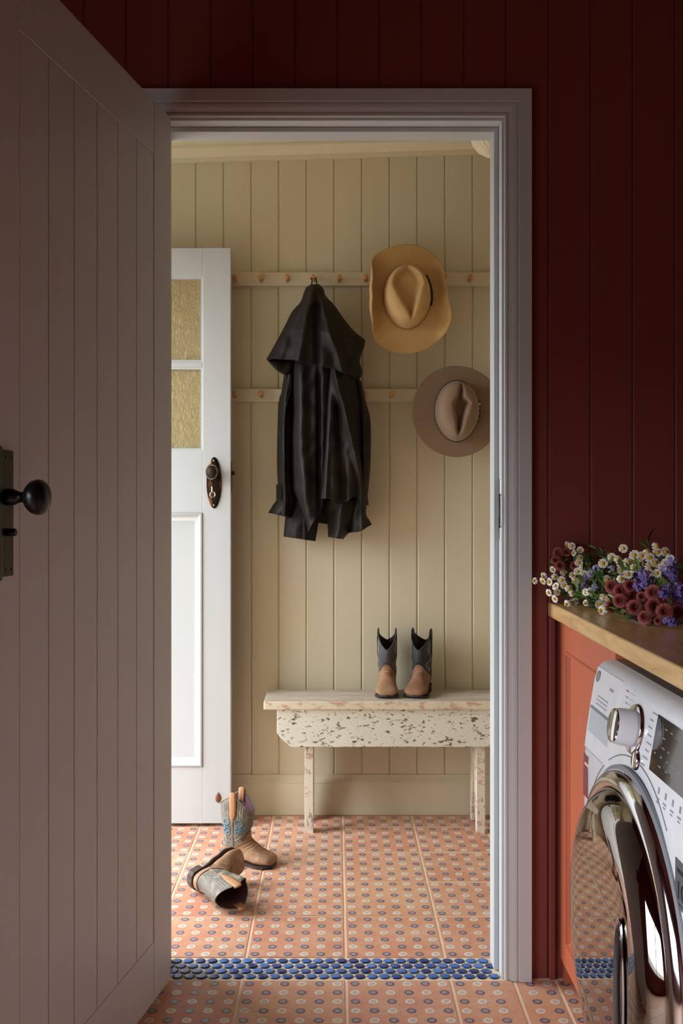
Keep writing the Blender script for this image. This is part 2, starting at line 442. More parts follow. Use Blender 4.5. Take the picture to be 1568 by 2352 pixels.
def lay_tile(ox, oy, xa, xb, ya, yb, flip, rz=0):
    """tile square at ox,oy cut to xa..xb, ya..yb (world)"""
    a, b, c, d = max(0, xa-ox), min(TP, xb-ox), max(0, ya-oy), min(TP, yb-oy)
    if b-a < .02 or d-c < .02: return
    whole = b-a > TP-1e-4 and d-c > TP-1e-4
    me = full_tile if whole else tile_mesh(a+G, b-G, c+G, d-G)
    t = inst(me, 'tile', floor, (ox, oy, R.uniform(-.0006, .0004)))
    dm = full_dots[flip] if whole else dots_mesh(a-.004, b+.004, c-.004, d+.004, flip)
    if len(dm.polygons):
        o = bpy.data.objects.new('dot_inlays', dm); COL.objects.link(o); o.parent = t; o['kind'] = 'stuff'
for i in range(-6, 6):
    ox = TX0+i*TP
    for k_ in range(5): lay_tile(ox, YN2+.0005+k_*TP, ML, MR, YN2, YW-.018, 0)
    for k_ in range(1, 15):
        oy = YN-.008-k_*TP
        if i == 1 and k_ == 1:      # the cut tile beside the door casing
            lay_tile(ox, oy, XL, .4234, -2, 3, 1); lay_tile(ox, oy, .4234, XR, -2, 3, 1)
        else: lay_tile(ox, oy, XL, XR, YB, YN-.008, 1)
# penny rounds across the threshold
pm = MB(); pm.lathe([(.0, .0014), (.007, .0013), (.0112, .0009), (.0130, -.0001), (.0137, -.0018), (.0137, -.006)], n=20)
penny0 = pm.build('penny_tile', M['penny'], smooth=True, angle=False); penny_me = penny0.data; bpy.data.objects.remove(penny0)
for r_ in range(4):
    y = YN+.010+r_*.0268
    x = OL+.012+(r_ % 2)*.0146
    while x < OR-.004:
        inst(penny_me, 'penny_tile', floor, (x, y, R.uniform(-.0006, .0003)), (R.uniform(-.02, .02), R.uniform(-.02, .02), 0)); x += .0292

# ---- far wall, cream V-jointed boards
wb = box('wall_back', ML-.1, MR+.1, YW+.012, YW+.12, -.1, 2.7, M['cream']); tag(wb, kind='structure')
def zc(x): return 2.372+.030*(x+.304)           # raking line where cornice meets the boards
PW = .1006; gx = (831-VX)/FPX*YW
for i in range(-13, 13):
    x0 = gx+i*PW
    if x0+PW < ML or x0 > MR: continue
    a, b = max(x0, ML), min(x0+PW, MR)
    v, f = vboard(b-a-.0006, 1.0, .012, .0042); n = 6
    v = [(x+a, y+YW, .1 if z == 0 else zc(x+a)+.02) for x, y, z in v]
    o = mesh_obj('board', v, f, M['cream'], wb); fixn(o.data)
def extrude_x(name, prof, x0, x1, mat, parent=None, dz=lambda x: 0, smooth=True):
    m = MB(); n = len(prof)
    v = [(x, y, z+dz(x)) for x in (x0, x1) for y, z in prof]
    m.add(v, [(i, (i+1) % n, n+(i+1) % n, n+i) for i in range(n)]+[tuple(range(n)), tuple(range(n, 2*n))])
    return m.build(name, mat, parent, smooth=smooth)
bb = extrude_x('baseboard_back', [(YW+.01, 0), (YW-.018, 0), (YW-.018, .108), (YW-.0165, .1105), (YW-.0165, .113), (YW-.018, .1155), (YW-.014, .124), (YW-.006, .134), (YW-.005, .142), (YW+.01, .142)], ML, MR, M['cream'])
tag(bb, kind='structure')
cor = extrude_x('trim_cornice', [(YW+.01, 2.372), (YW-.013, 2.372), (YW-.013, 2.387), (YW-.017, 2.390), (YW-.024, 2.397), (YW-.036, 2.405), (YW-.050, 2.409), (YW-.050, 2.4185), (YW+.01, 2.4185)], ML, MR, M['creamceil'], None, lambda x: .030*(x+.304))
tag(cor, kind='structure')
mc = MB(); n_b = 11; cw = (MR-ML)/n_b
ceil2 = mesh_obj('ceiling_mudroom', [(x, y, zz+.030*(x+.304)) for zz in (2.429, 2.56) for x, y in ((ML-.1, YN2-.02), (MR+.1, YN2-.02), (MR+.1, YW+.1), (ML-.1, YW+.1))],
                 [(0, 1, 2, 3), (4, 7, 6, 5), (0, 4, 5, 1), (1, 5, 6, 2), (2, 6, 7, 3), (3, 7, 4, 0)], M['creamceil']); fixn(ceil2.data); tag(ceil2, kind='structure')
for i in range(12):                    # ceiling boards run along the wall
    y0 = YW-.0985*(i+1)
    if y0 < YN2: break
    v, f = vboard(.0979, MR-ML, .010, .003)
    v = [(ML+z, y0+x, 2.419+y+.030*(ML+z+.304)) for x, y, z in v]
    o = mesh_obj('board', v, f, M['creamceil'], ceil2); fixn(o.data)
# mudroom ends: the left one holds the open outside doorway that lets the daylight in
wl = MB(); wl.box(ML-.1, ML, YN2, 2.58, -.1, 2.6); wl.box(ML-.1, ML, 3.46, YW+.01, -.1, 2.6); wl.box(ML-.1, ML, 2.58, 3.46, 2.04, 2.6)
tag(wl.build('wall_mudroom_left', M['cream']), kind='structure')
tag(box('wall_mudroom_right', MR, MR+.1, YN2, YW+.01, -.1, 2.6, M['cream']), kind='structure')
tag(box('unseen_bounce_deck', -3.4, ML-.1, 1.6, 4.6, -.12, -.03, plain('bounce_deck_grey', srgb(150, 146, 138), .8)), kind='structure')  # unseen deck, added outside the doorway to bounce skylight up into the mudroom
df = MB(); df.box(ML-.1, ML+.015, 2.55, 2.585, 0, 2.07); df.box(ML-.1, ML+.015, 3.455, 3.49, 0, 2.07); df.box(ML-.1, ML+.015, 2.55, 3.49, 2.04, 2.075)
tag(df.build('trim_outside_doorway', M['white'], bevel=.003), kind='structure')

# ---- partition wall with the doorway, oxblood boards on the laundry side
wc = MB()
wc.box(XL-.1, OL-.022, YN+.012, YN2-.012, -.1, 2.8); wc.box(OR+.022, MR+.1, YN+.012, YN2-.012, -.1, 2.8); wc.box(OL-.022, OR+.022, YN+.012, YN2-.012, OH+.022, 2.8)
wcen = wc.build('wall_center', M['cream']); tag(wcen, kind='structure')
PR = .1010; rx = (871.5-VX)/FPX*YN
for i in range(-15, 12):
    x0 = rx+i*PR; x1 = x0+PR
    if x1 < XL or x0 > XR: continue
    a, b = max(x0, XL), min(x1, XR)
    segs = [(a, b, 0, 2.72)]
    if a > OL-.03 and b < OR+.03: segs = [(a, b, OH+.03, 2.72)]
    elif b > OL-.03 and a < OL-.03: segs = [(a, OL-.03, 0, OH+.03), (a, b, OH+.03, 2.72)]
    elif a < OR+.03 and b > OR+.03: segs = [(OR+.03, b, 0, OH+.03), (a, b, OH+.03, 2.72)]
    for (p, q, z0, z1) in segs:
        if q-p < .012: continue
        inst(board_mesh(q-p-.0006, z1-z0, .012, .0032, M['red']), 'board', wcen, (p, YN, z0))
for (p, q, z0) in ((ML, OL-.03, 0), (OR+.03, MR, 0), (OL-.03, OR+.03, OH+.03)):
    inst(board_mesh(q-p, 2.6-z0, .012, .003, M['cream']), 'lining_board', wcen, (q, YN2, z0), (0, 0, PI))
# ---- the rest of the laundry
SY0, SY1, SZ0, SZ1 = -.60, 1.20, .35, 1.55
wlm = MB(); wlm.box(XL-.1, XL, YB-.1, SY0, -.1, 2.8); wlm.box(XL-.1, XL, SY1, YN+.012, -.1, 2.8); wlm.box(XL-.1, XL, SY0, SY1, SZ1, 2.8); wlm.box(XL-.1, XL, SY0, SY1, -.1, SZ0)
tag(wlm.build('wall_left', M['red']), kind='structure')
w2 = empty('window_1', (XL, .30, SZ0)); tag(w2, kind='structure')
wfm = MB()
for a, b, c, d in ((SY0, SY0+.05, SZ0, SZ1), (SY1-.05, SY1, SZ0, SZ1), (.28, .32, SZ0, SZ1), (SY0, SY1, SZ0, SZ0+.05), (SY0, SY1, SZ1-.05, SZ1)): wfm.box(XL-.09, XL-.03, a, b, c, d)
wfm.build('window_frame', M['grey'], w2)
tag(box('wall_right', XR, XR+.1, YB-.1, YN, -.1, 2.8, M['red']), kind='structure')
tag(box('ceiling', XL-.1, XR+.1, YB-.1, YN2, 2.72, 2.85, M['red']), kind='structure')
tag(box('wall_front', XL, XR, YB-.1, YB, -.1, 2.8, M['red']), kind='structure')

# ---- door casing, jambs, stops
tr = empty('trim_1', (OR, YN, 0)); tag(tr, kind='structure')
CP = [(0, 0), (0, .010), (.003, .0125), (.0065, .0125), (.0085, .010), (.0105, .0102), (.015, .0135), (.020, .0165), (.026, .0175), (.0285, .0175), (.0295, .0148), (.032, .0148), (.0335, .0205), (.062, .0215), (.063, .0205), (.063, 0)]
ci, ch_ = OR+.006, OH+.007; cl = OL-.006
def casing(kind):
    n = len(CP); m = MB()
    if kind == 'R': v = [(ci+u, YN-w, z if z == 0 else ch_+u) for z in (0, 1) for u, w in CP]
    if kind == 'L': v = [(cl-u, YN-w, z if z == 0 else ch_+u) for z in (0, 1) for u, w in CP]
    if kind == 'H': v = [((cl-u) if s_ == 0 else (ci+u), YN-w, ch_+u) for s_ in (0, 1) for u, w in CP]
    m.add(v, [(i, (i+1) % n, n+(i+1) % n, n+i) for i in range(n)]+[tuple(range(n)), tuple(range(n, 2*n))])
    return m.build({'R': 'casing', 'L': 'casing', 'H': 'head_casing'}[kind], M['grey'], tr, smooth=True)
for q in 'RLH': casing(q)
box('jamb', OR, OR+.022, YN-.001, YN2+.001, 0, OH+.022, M['grey'], tr, .0015)
box('jamb', OL-.022, OL, YN-.001, YN2+.001, 0, OH+.022, M['grey'], tr, .0015)
box('head_jamb', OL, OR, YN-.001, YN2+.001, OH, OH+.022, M['grey'], tr, .0015)
box('door_stop', OR-.012, OR, YN+.040, YN2-.004, 0, OH-.012, M['grey'], tr, .002)
box('door_stop', OL, OL+.012, YN+.040, YN2-.004, 0, OH-.012, M['grey'], tr, .002)
box('head_stop', OL, OR, YN+.0395, YN2-.004, OH-.012, OH, M['grey'], tr, .002)
sp_ = MB(); sp_.box(OR-.0012, OR+.001, YN+.012, YN+.034, 1.048, 1.195)
sp = sp_.build('strike_plate', M['steel'], tr, bevel=.0008)
sl = MB()
for z0, z1 in ((1.075, 1.102), (1.125, 1.155)): sl.box(OR-.0016, OR, YN+.016, YN+.030, z0, z1)
sl.build('latch_hole', M['void'], sp)  # black pieces on the plate, hole shade put in as colour
lp = MB(); lp.tube([(OR-.002, YN+.014, 1.078), (OR-.004, YN+.003, 1.08), (OR-.0045, YN-.002, 1.09), (OR-.0045, YN-.002, 1.145), (OR-.004, YN+.003, 1.155), (OR-.002, YN+.014, 1.157)], .0016, 6)
lp.build('strike_lip', M['black'], sp, smooth=True)

# ---- door_1: the boarded grey door, standing open into the laundry
DW, DH0, DH1, DT = .820, .018, 2.041, .036
th = math.radians(10.74); dl = 2.36
d1 = empty('door_1', (-378/FPX*dl, dl, 0), (0, 0, -th)); tag(d1, kind='structure')
# local frame: door runs along -y from the hinge, face looks to +x at x = 0
def dbox(name, t0, t1, z0, z1, x0, x1, mat, parent=d1, bevel=0, seg=2):
    m = MB(); m.box(x0, x1, -t1, -t0, z0, z1)
    o = m.build(name, mat, None, bevel=bevel, seg=seg)
    o.parent = parent; return o
gr = [.108, .2076, .3087, .4095, .5107, .6121, .716]
dbox('stile', 0, gr[0]-.0012, DH0, DH1, -DT, 0, M['grey'], bevel=.0015)
dbox('stile', gr[-1]+.0012, DW, DH0, DH1, -DT, 0, M['grey'], bevel=.0015)
dbox('top_rail', gr[0]-.001, gr[-1]+.001, 1.9215, DH1, -DT, -.0004, M['grey'], bevel=.0012)
dbox('bottom_rail', gr[0]-.001, gr[-1]+.001, DH0, .1505, -DT, -.0004, M['grey'], bevel=.0012)
for a, b in zip(gr, gr[1:]):
    o = inst(board_mesh(b-a-.0030, 1.9215-.1505-.003, .02, .0005, M['grey']), 'board', None, (-.0012, -b+.0015, .152), (0, 0, PI/2)); o.parent = d1
dbox('back_panel', gr[0]-.004, gr[-1]+.004, .148, 1.924, -DT+.002, -.0225, M['grey'])
# lock furniture
def dl_mb(mb, name, mat, parent=d1, **kw):
    o = mb.build(name, mat, None, **kw); o.parent = parent; return o
lt = .7435
plate = dbox('lock_plate', lt, lt+.052, 1.023, 1.225, 0, .004, M['bronzedk'], bevel=.0015)
dbox('rim_lock_case', lt+.049, DW-.002, 1.018, 1.231, 0, .013, M['black'], bevel=.004, seg=3)
kb = MB(); kc = lt+.030
kb.lathe([(.0125, .003), (.0135, .008), (.0135, .020), (.0105, .026), (.0085, .031), (.0085, .036), (.012, .041), (.020, .046), (.0262, .053), (.0285, .061), (.0275, .068), (.022, .074), (.010, .0775), (0, .078)], (0, -kc, 1.150), 'x', 36)
dl_mb(kb, 'knob', M['black'], smooth=True)
kb = MB(); kb.lathe([(.0062, .003), (.0062, .020), (.005, .022), (0, .0225)], (0, -kc+.004, 1.094), 'x', 20); dl_mb(kb, 'snib', M['black'], smooth=True)
for tz in (1.034, 1.214):
    for tt in (.007, .024):
        kb = MB(); kb.lathe([(.0026, .0035), (.0026, .0047), (0, .005)], (0, -(lt+tt), tz), 'x', 12); dl_mb(kb, 'screw', M['black'], plate)
for hz in (.25, 1.75):
    kb = MB(); kb.lathe([(.006, 0), (.006, .1)], (-.020, .008, hz), 'z', 12); dl_mb(kb, 'hinge', M['steel'], smooth=True)

# ---- door_2: white half-glazed outside door folded back along the far wall
Y2 = 3.50; D2R = -240/FPX*Y2; D2L = D2R-.82; Z20, Z21 = .012, CH+(VY-569)/FPX*Y2
d2 = empty('door_2', (D2L, Y2+.02, Z20)); tag(d2, kind='structure')
def zy(y, d=Y2): return CH-(y-VY)/FPX*d
def xx(x, d=Y2): return (x-VX)/FPX*d
sx = xx(465)                      # inner edge of the lock stile
hx = D2L+(D2R-sx)
zg1, zg0, zp1, zp0 = zy(635), zy(1034), zy(1177), zy(1762)
box('stile', sx, D2R, Y2, Y2+.04, Z20, Z21, M['white'], d2, .002); box('stile', D2L, hx, Y2, Y2+.04, Z20, Z21, M['white'], d2, .002)
box('top_rail', hx, sx, Y2+.0003, Y2+.04, zg1, Z21-.001, M['white'], d2, .001)
box('lock_rail', hx, sx, Y2+.0003, Y2+.04, zp1, zg0, M['white'], d2, .001)
box('bottom_rail', hx, sx, Y2+.0003, Y2+.04, Z20, zp0, M['white'], d2, .001)
zm = zy(837); mx = (hx+sx)/2
box('glazing_bar', hx, sx, Y2+.004, Y2+.036, zm-.0095, zm+.0095, M['white'], d2, .004)
box('glazing_bar', mx-.0095, mx+.0095, Y2+.0045, Y2+.0355, zg0, zg1, M['white'], d2, .004)
for (a, b) in ((hx, mx-.0095), (mx+.0095, sx)):
    for (c, d) in ((zg0, zm-.0095), (zm+.0095, zg1)):
        fr = MB(); w = .007
        for q in ((a, a+w, c, d), (b-w, b, c, d), (a+w, b-w, c, c+w), (a+w, b-w, d-w, d)): fr.box(q[0], q[1], Y2+.008, Y2+.03, q[2], q[3])
        pane = box('pane', a+.003, b-.003, Y2+.017, Y2+.021, c+.003, d-.003, M['obscure'], d2)
        f_ = fr.build('glazing_bead', M['white'], pane)
# moulded lower panel
pn = box('panel', hx+.012, sx-.012, Y2+.016, Y2+.030, zp0+.012, zp1-.012, M['white'], d2)
def frame_mould(name, x0, x1, z0, z1, prof, yf, mat, parent):
    m = MB(); n = len(prof); v = []
    for cx, cz, ux, uz in ((x0, z0, 1, 1), (x1, z0, -1, 1), (x1, z1, -1, -1), (x0, z1, 1, -1)):
        v += [(cx+ux*u, yf+w, cz+uz*u) for u, w in prof]
    f = []
    for c in range(4):
        d = (c+1) % 4
        f += [(c*n+i, c*n+i+1, d*n+i+1, d*n+i) for i in range(n-1)]
    m.add(v, f); return m.build(name, mat, parent, smooth=True)
frame_mould('panel_mould', hx, sx, zp0, zp1, [(0, .002), (.002, -.004), (.007, -.006), (.011, -.003), (.013, .004), (.018, .007), (.024, .010), (.026, .014), (.030, .016)], Y2, M['white'], pn)
# knob plate
e = MB(); ec = (xx(491.5), zy(1109)); er = (xx(509)-xx(474))/2; eh = (zy(1050)-zy(1168))/2
for lay, (s_, yy) in enumerate(((1, 0), (1, -.002), (.88, -.005), (.80, -.005))):
    pass
pr = [(1, .0), (1, -.0025), (.93, -.005), (.80, -.0055), (.0, -.006)]
n = 48; v = []; f = []
for s_, yy in pr:
    v += [(ec[0]+er*s_*math.cos(2*PI*k_/n), Y2+yy, ec[1]+(eh*s_ if s_ > .85 or s_ == 0 else eh*s_)*math.sin(2*PI*k_/n)*(1-.10*math.cos(2*PI*k_/n)**2)) for k_ in range(n)]
for i in range(len(pr)-1):
    f += [(i*n+k_, i*n+(k_+1) % n, (i+1)*n+(k_+1) % n, (i+1)*n+k_) for k_ in range(n)]
e.add(v, f); ep = e.build('knob_plate', M['bronze'], d2, smooth=True)
kx, kz = xx(489.5), zy(1085)
kb = MB(); kb.lathe([(.010, Y2-.004), (.010, Y2-.022), (.016, Y2-.028), (.0165, Y2-.031)], (kx, 0, kz), 'y', 28); kb.build('knob_neck', M['bronzedk'], ep, smooth=True)
kb = MB(); kb.lathe([(.010, Y2-.028), (.021, Y2-.030), (.0225, Y2-.036), (.021, Y2-.042), (.0165, Y2-.0455), (.0160, Y2-.044), (.010, Y2-.047), (0, Y2-.048)], (kx, 0, kz), 'y', 40, sy=1.28)
kb.build('knob', M['bronzedk'], d2, smooth=True)
bd = MB()
for k_ in range(36):
    a = 2*PI*k_/36; bd.lathe([(0, -.0016), (.0014, -.0008), (.0014, .0008), (0, .0016)], (kx+.0188*math.cos(a), Y2-.0445, kz+.0188*1.28*math.sin(a)), 'z', 6)
o = bd.build('bead_ring', M['nickel'], ep)
for yy in (1058, 1160):
    kb = MB(); kb.lathe([(.0032, Y2-.005), (.003, Y2-.0075), (0, Y2-.008)], (xx(491.5), 0, zy(yy)), 'y', 14); kb.build('screw', M['nickel'], ep)
kb = MB(); kb.lathe([(.0062, Y2-.0056), (.0062, Y2-.0066), (0, Y2-.0067)], (xx(490), 0, zy(1124)), 'y', 18); kb.build('keyhole', M['void'], ep)  # black disc on the plate, the keyhole's inner shade as colour
box('latch_bolt', D2R, D2R+.012, Y2+.015, Y2+.025, zy(1091), zy(1082), M['bronze'], d2, .001)
box('latch_face_plate', D2R-.001, D2R+.001, Y2+.010, Y2+.030, zy(1130), zy(1060), M['bronze'], d2)
kb = MB(); kb.lathe([(.0, Y2-.004), (.007, Y2-.0035), (.0098, Y2-.0015), (.0098, Y2+.001)], (xx(501), 0, zy(1833)), 'y', 28, sy=1.65); kb.tube([(xx(501), Y2-.002, zy(1824)), (xx(501.5), Y2-.003, zy(1819))], .0014, 6)
o = kb.build('bolt_cover', M['copper'], d2, smooth=True); o['label'] = 'small oval copper cover low on the white door'
# key with its ring hangs in the lock
key = empty('door_key', (xx(489), Y2-.012, zy(1126))); tag(key, 'small silver key with a ring hanging in the white door lock', 'key')
kb = MB(); kb.tube([(xx(490), Y2-.003, zy(1124)), (xx(489), Y2-.016, zy(1124))], .0022, 8); kb.tube([(xx(488), Y2-.016, zy(1118)), (xx(488), Y2-.017, zy(1130))], .0026, 8); kb.build('key_shank', M['nickel'], key, smooth=True)
kb = MB(); cx_, cz_ = xx(489.5), zy(1136)
kb.tube([(cx_+.0088*math.cos(a*PI/12), Y2-.018+.002*math.sin(a*PI/12), cz_+.0098*math.sin(a*PI/12)) for a in range(25)], .0011, 6, cap=False); kb.build('key_ring', M['nickel'], key, smooth=True)

# ------------------------------------------------------------------ peg rails
def peg_mesh():
    m = MB(); m.lathe([(.0074, 0), (.0068, .012), (.0066, .020), (.0080, .028), (.0092, .034), (.0088, .039), (.006, .0415), (0, .042)], n=18)
    o = m.build('peg', M['peg'], smooth=True); me = o.data; bpy.data.objects.remove(o); return me
PEG = peg_mesh()
YR = YW-.022
def peg_rail(z0, z1, xs, py, label):
    t = empty('peg_rail', (-.1, YW, z0)); tag(t, label, 'peg rail')
    box('rail_board', ML+.02, MR-.02, YR, YW+.001, z0, z1, M['cream'], t, .002)
    for x in xs:
        X = (x-VX)/FPX*(YR-.03); z = CH-(py-VY)/FPX*(YR-.03)
        inst(PEG, 'peg', t, (X, YR+.002, z-.005), (PI/2-math.radians(10), 0, 0))
    return t
p0 = 718.8; pitch = 60.35
peg_rail(CH+(VY-656)/FPX*YR, CH+(VY-625)/FPX*YR, [p0+pitch*i for i in range(-12, 9)], 637, 'upper cream peg rail that the coat and tan hat hang from')
peg_rail(CH+(VY-922)/FPX*YR, CH+(VY-893)/FPX*YR, [p0+pitch*i-.5 for i in range(-12, 9) if i not in (-1, 0, 1)], 905, 'lower cream peg rail that the brown hat hangs from')

# ------------------------------------------------------------------ coat
coat = empty('oilskin_coat', px(735, 1243, 3.56)); tag(coat, 'long dark brown oilskin coat with a shoulder cape hanging from a peg', 'coat')
def c3(cx, cy): return 380+cx/3.267, 540+cy/3.267
def sheet(name, L, Rr, dl_, dr_, bulge, folds=(), bottom=(), nu=56, nv=80, mat=None, bpow=.5, bgrow=None, thick=.003, wr=.004):
    V = []; F = []
    def arc(P):
        s = [0]
        for a, b in zip(P, P[1:]): s.append(s[-1]+math.dist(a, b))
        return [x/s[-1] for x in s]
    aL, aR = arc(L), arc(Rr)
    def at(P, A, v):
        i = 0
        while i < len(P)-2 and v > A[i+1]: i += 1
        u = (v-A[i])/max(1e-9, A[i+1]-A[i]); n_ = len(P)-1
        return poly(P, (i+max(0, min(1, u)))/n_)
    for j in range(nv+1):
        v = j/nv; l = at(L, aL, v); r = at(Rr, aR, v)
        for side in (0, 1):
            for i in range(nu+1):
                u = i/nu; cx = l[0]+(r[0]-l[0])*u; cy = l[1]+(r[1]-l[1])*u
                if bottom: cy += sm(bottom, u)*v**3
                de = dl_+(dr_-dl_)*u
                if side == 0:
                    prof = max(0., 1-(2*u-1)**2)**bpow
                    bg = bulge*(lin(bgrow, v) if bgrow else 1)
                    d = de-bg*prof
                    for path, w, amp, kind in folds:
                        xc = lin(path, cy); q = (cx-xc)/w
                        if kind == 'g': s_ = math.exp(-q*q)
                        elif kind == 's': s_ = max(0., 1-q/1.6) if q > 0 else max(0., 1+q*5)
                        else: s_ = max(0., 1+q/1.6) if q < 0 else max(0., 1-q*5)
                        d -= amp*s_*min(1, prof*1.4)*smoothstep(path[0][0]-80, path[0][0]+120, cy)
                    d -= wr*prof*math.sin(cx*.045+2.2*math.sin(cy*.012)+cy*.004)*math.sin(cy*.017+cx*.011)
                else: d = de+.002
                x, y = c3(cx, cy); V.append(px(x, y, d))
    w = 2*(nu+1)
    for j in range(nv):
        for i in range(nu):
            a = j*w+i; F.append((a, a+1, a+1+w, a+w))
            a += nu+1; F.append((a, a+w, a+1+w, a+1))
        a = j*w; F.append((a, a+w, a+w+nu+1, a+nu+1)); a = j*w+nu; F.append((a, a+nu+1, a+w+nu+1, a+w))
    o = mesh_obj(name, V, F, mat or M['coat'], coat, True); fixn(o.data)
    sdf = o.modifiers.new('thickness', 'SOLIDIFY'); sdf.thickness = thick; sdf.offset = -1
    return o
sheet('lining', [(950, 1840), (945, 2000), (985, 2140)], [(1500, 1840), (1470, 2050), (1400, 2190)], 3.612, 3.612, .02, nv=24)
sheet('tail', [(915, 1960), (893, 2170), (885, 2262)], [(1160, 2030), (1145, 2170), (1125, 2297)], 3.60, 3.585, .025, [([(2000, 1040), (2300, 1040)], 30, .012, 's')], nv=24)
sheet('tail', [(1160, 1985), (1210, 2140), (1218, 2265)], [(1505, 1990), (1470, 2120), (1332, 2282)], 3.59, 3.60, .06, [([(1950, 1330), (2300, 1290)], 40, .02, 'g')], nv=30)
sheet('sleeve', [(892, 1045), (870, 1180), (850, 1250), (838, 1500), (836, 1750), (843, 1950), (802, 2030), (770, 2082)],
      [(965, 1040), (958, 1250), (952, 1600), (955, 1850), (968, 2000), (950, 2060), (940, 2122)], 3.60, 3.58, .045,
      [([(1100, 905), (1500, 880), (2000, 905)], 22, .014, 'g'), ([(1150, 940), (1290, 900), (1400, 890)], 12, .012, 's')], nv=80)
sheet('sleeve', [(1420, 1060), (1445, 1400), (1450, 1800), (1395, 2060), (1370, 2236)],
      [(1470, 1100), (1500, 1240), (1538, 1400), (1538, 1700), (1522, 1900), (1505, 2080), (1530, 2140), (1549, 2172)], 3.575, 3.578, .045,
      [([(1100, 1480), (2100, 1480)], 20, .010, 'g')], [(0, 0), (.5, 18), (1, 0)])
sheet('back_panel', [(968, 925), (955, 1050), (945, 1250), (940, 1600), (948, 1880), (985, 1990), (1048, 2150), (1065, 2232)],
      [(1260, 960), (1250, 1250), (1230, 1600), (1205, 1900), (1168, 2090)], 3.575, 3.535, .055,
      [([(950, 1010), (1600, 1015), (2150, 1060)], 52, .034, 'g'), ([(1000, 1150), (2000, 1150)], 18, -.02, 'g')],
      [(0, 0), (.4, -14), (1, 0)])
sheet('back_panel', [(1238, 975), (1215, 1250), (1195, 1600), (1172, 1850), (1158, 1978)],
      [(1440, 1030), (1490, 1230), (1527, 1400), (1531, 1700), (1513, 1880), (1523, 2028)], 3.515, 3.59, .075,
      [([(1000, 1262), (1500, 1390), (1870, 1478)], 24, .036, 'g'), ([(1100, 1222), (1700, 1205), (1990, 1195)], 22, .018, 'g'), ([(1200, 1300), (2000, 1330)], 40, -.028, 'g'), ([(1300, 1455), (1900, 1500)], 24, -.018, 'g')],
      [(0, 0), (.2, -8), (.36, 26), (.53, -4), (.72, -50), (.88, -12), (1, 0)])
sheet('cape_underside', [(758, 934), (830, 1012), (890, 1054), (905, 1095)], [(800, 928), (900, 925), (968, 938), (968, 1090)], 3.55, 3.575, .01, mat=M['coat'], nv=24, nu=24)
sheet('cape', [(1086, 370), (1046, 410), (1012, 500), (950, 572), (900, 670), (850, 765), (800, 855), (755, 932)],
      [(1150, 370), (1186, 405), (1202, 455), (1270, 530), (1340, 630), (1410, 715), (1478, 770), (1498, 802), (1468, 905), (1456, 945), (1476, 1030), (1452, 1089)],
      3.575, 3.58, .14, [([(380, 1120), (560, 1060), (960, 1000)], 40, .026, 'g'), ([(420, 1130), (1000, 1140)], 26, -.018, 'g'), ([(420, 1160), (700, 1230), (1000, 1330)], 36, .022, 'g'), ([(420, 1085), (700, 930), (940, 850)], 26, .012, 'g'), ([(600, 1340), (1050, 1420)], 24, .014, 'g')],
      [(0, 0), (.1, -22), (.3, -42), (.5, -48), (.7, -40), (.9, -20), (1, 0)], bgrow=[(0, .35), (.15, .5), (.6, .9), (1, 1)], nu=72)
lm = MB()
la, lb = px(*c3(1096, 372), 3.55), px(*c3(1134, 372), 3.55)
pk = ((p0-VX)/FPX*(YR-.03), YR-.024, CH-(635-VY)/FPX*(YR-.03))
lm.tube([la, (la[0]+.001, 3.565, (la[2]+pk[2])/2), (pk[0]-.009, pk[1], pk[2]-.004), (pk[0], pk[1], pk[2]+.009), (pk[0]+.009, pk[1], pk[2]-.004), (lb[0]-.002, 3.565, (lb[2]+pk[2])/2), lb], .0022, 8)
lm.build('hanging_loop', M['coat'], coat, smooth=True)
def cbox(name, cx, cy, w, h, d, t, mat, rot=0, parent=coat):
    x, y = c3(cx, cy); p = px(x, y, d); s = d/FPX/3.267
    m = MB(); m.box(-w*s/2, w*s/2, -t/2, t/2, -h*s/2, h*s/2); o = m.build(name, mat, None, bevel=.001)
    Mx = Matrix.Translation(p) @ Matrix.Rotation(rot, 4, 'Y'); o.data.transform(Mx); attach(o, parent); return o
cbox('cuff_strap', 843, 1925, 26, 110, 3.548, .006, M['coat'])
cbox('maker_badge', 990, 918, 38, 9, 3.438, .002, plain('brass_badge', srgb(170, 140, 60), .4, .6), -math.radians(18))
for cx, cy in ((1005, 2238), (1105, 2222)):
    x, y = c3(cx, cy); p = px(x, y, 3.560); m = MB()
    m.tube([(p[0]+.0042*math.cos(a*PI/8), p[1], p[2]+.0042*math.sin(a*PI/8)) for a in range(17)], .001, 6, cap=False); m.build('eyelet', M['bronzedk'], coat, smooth=True)

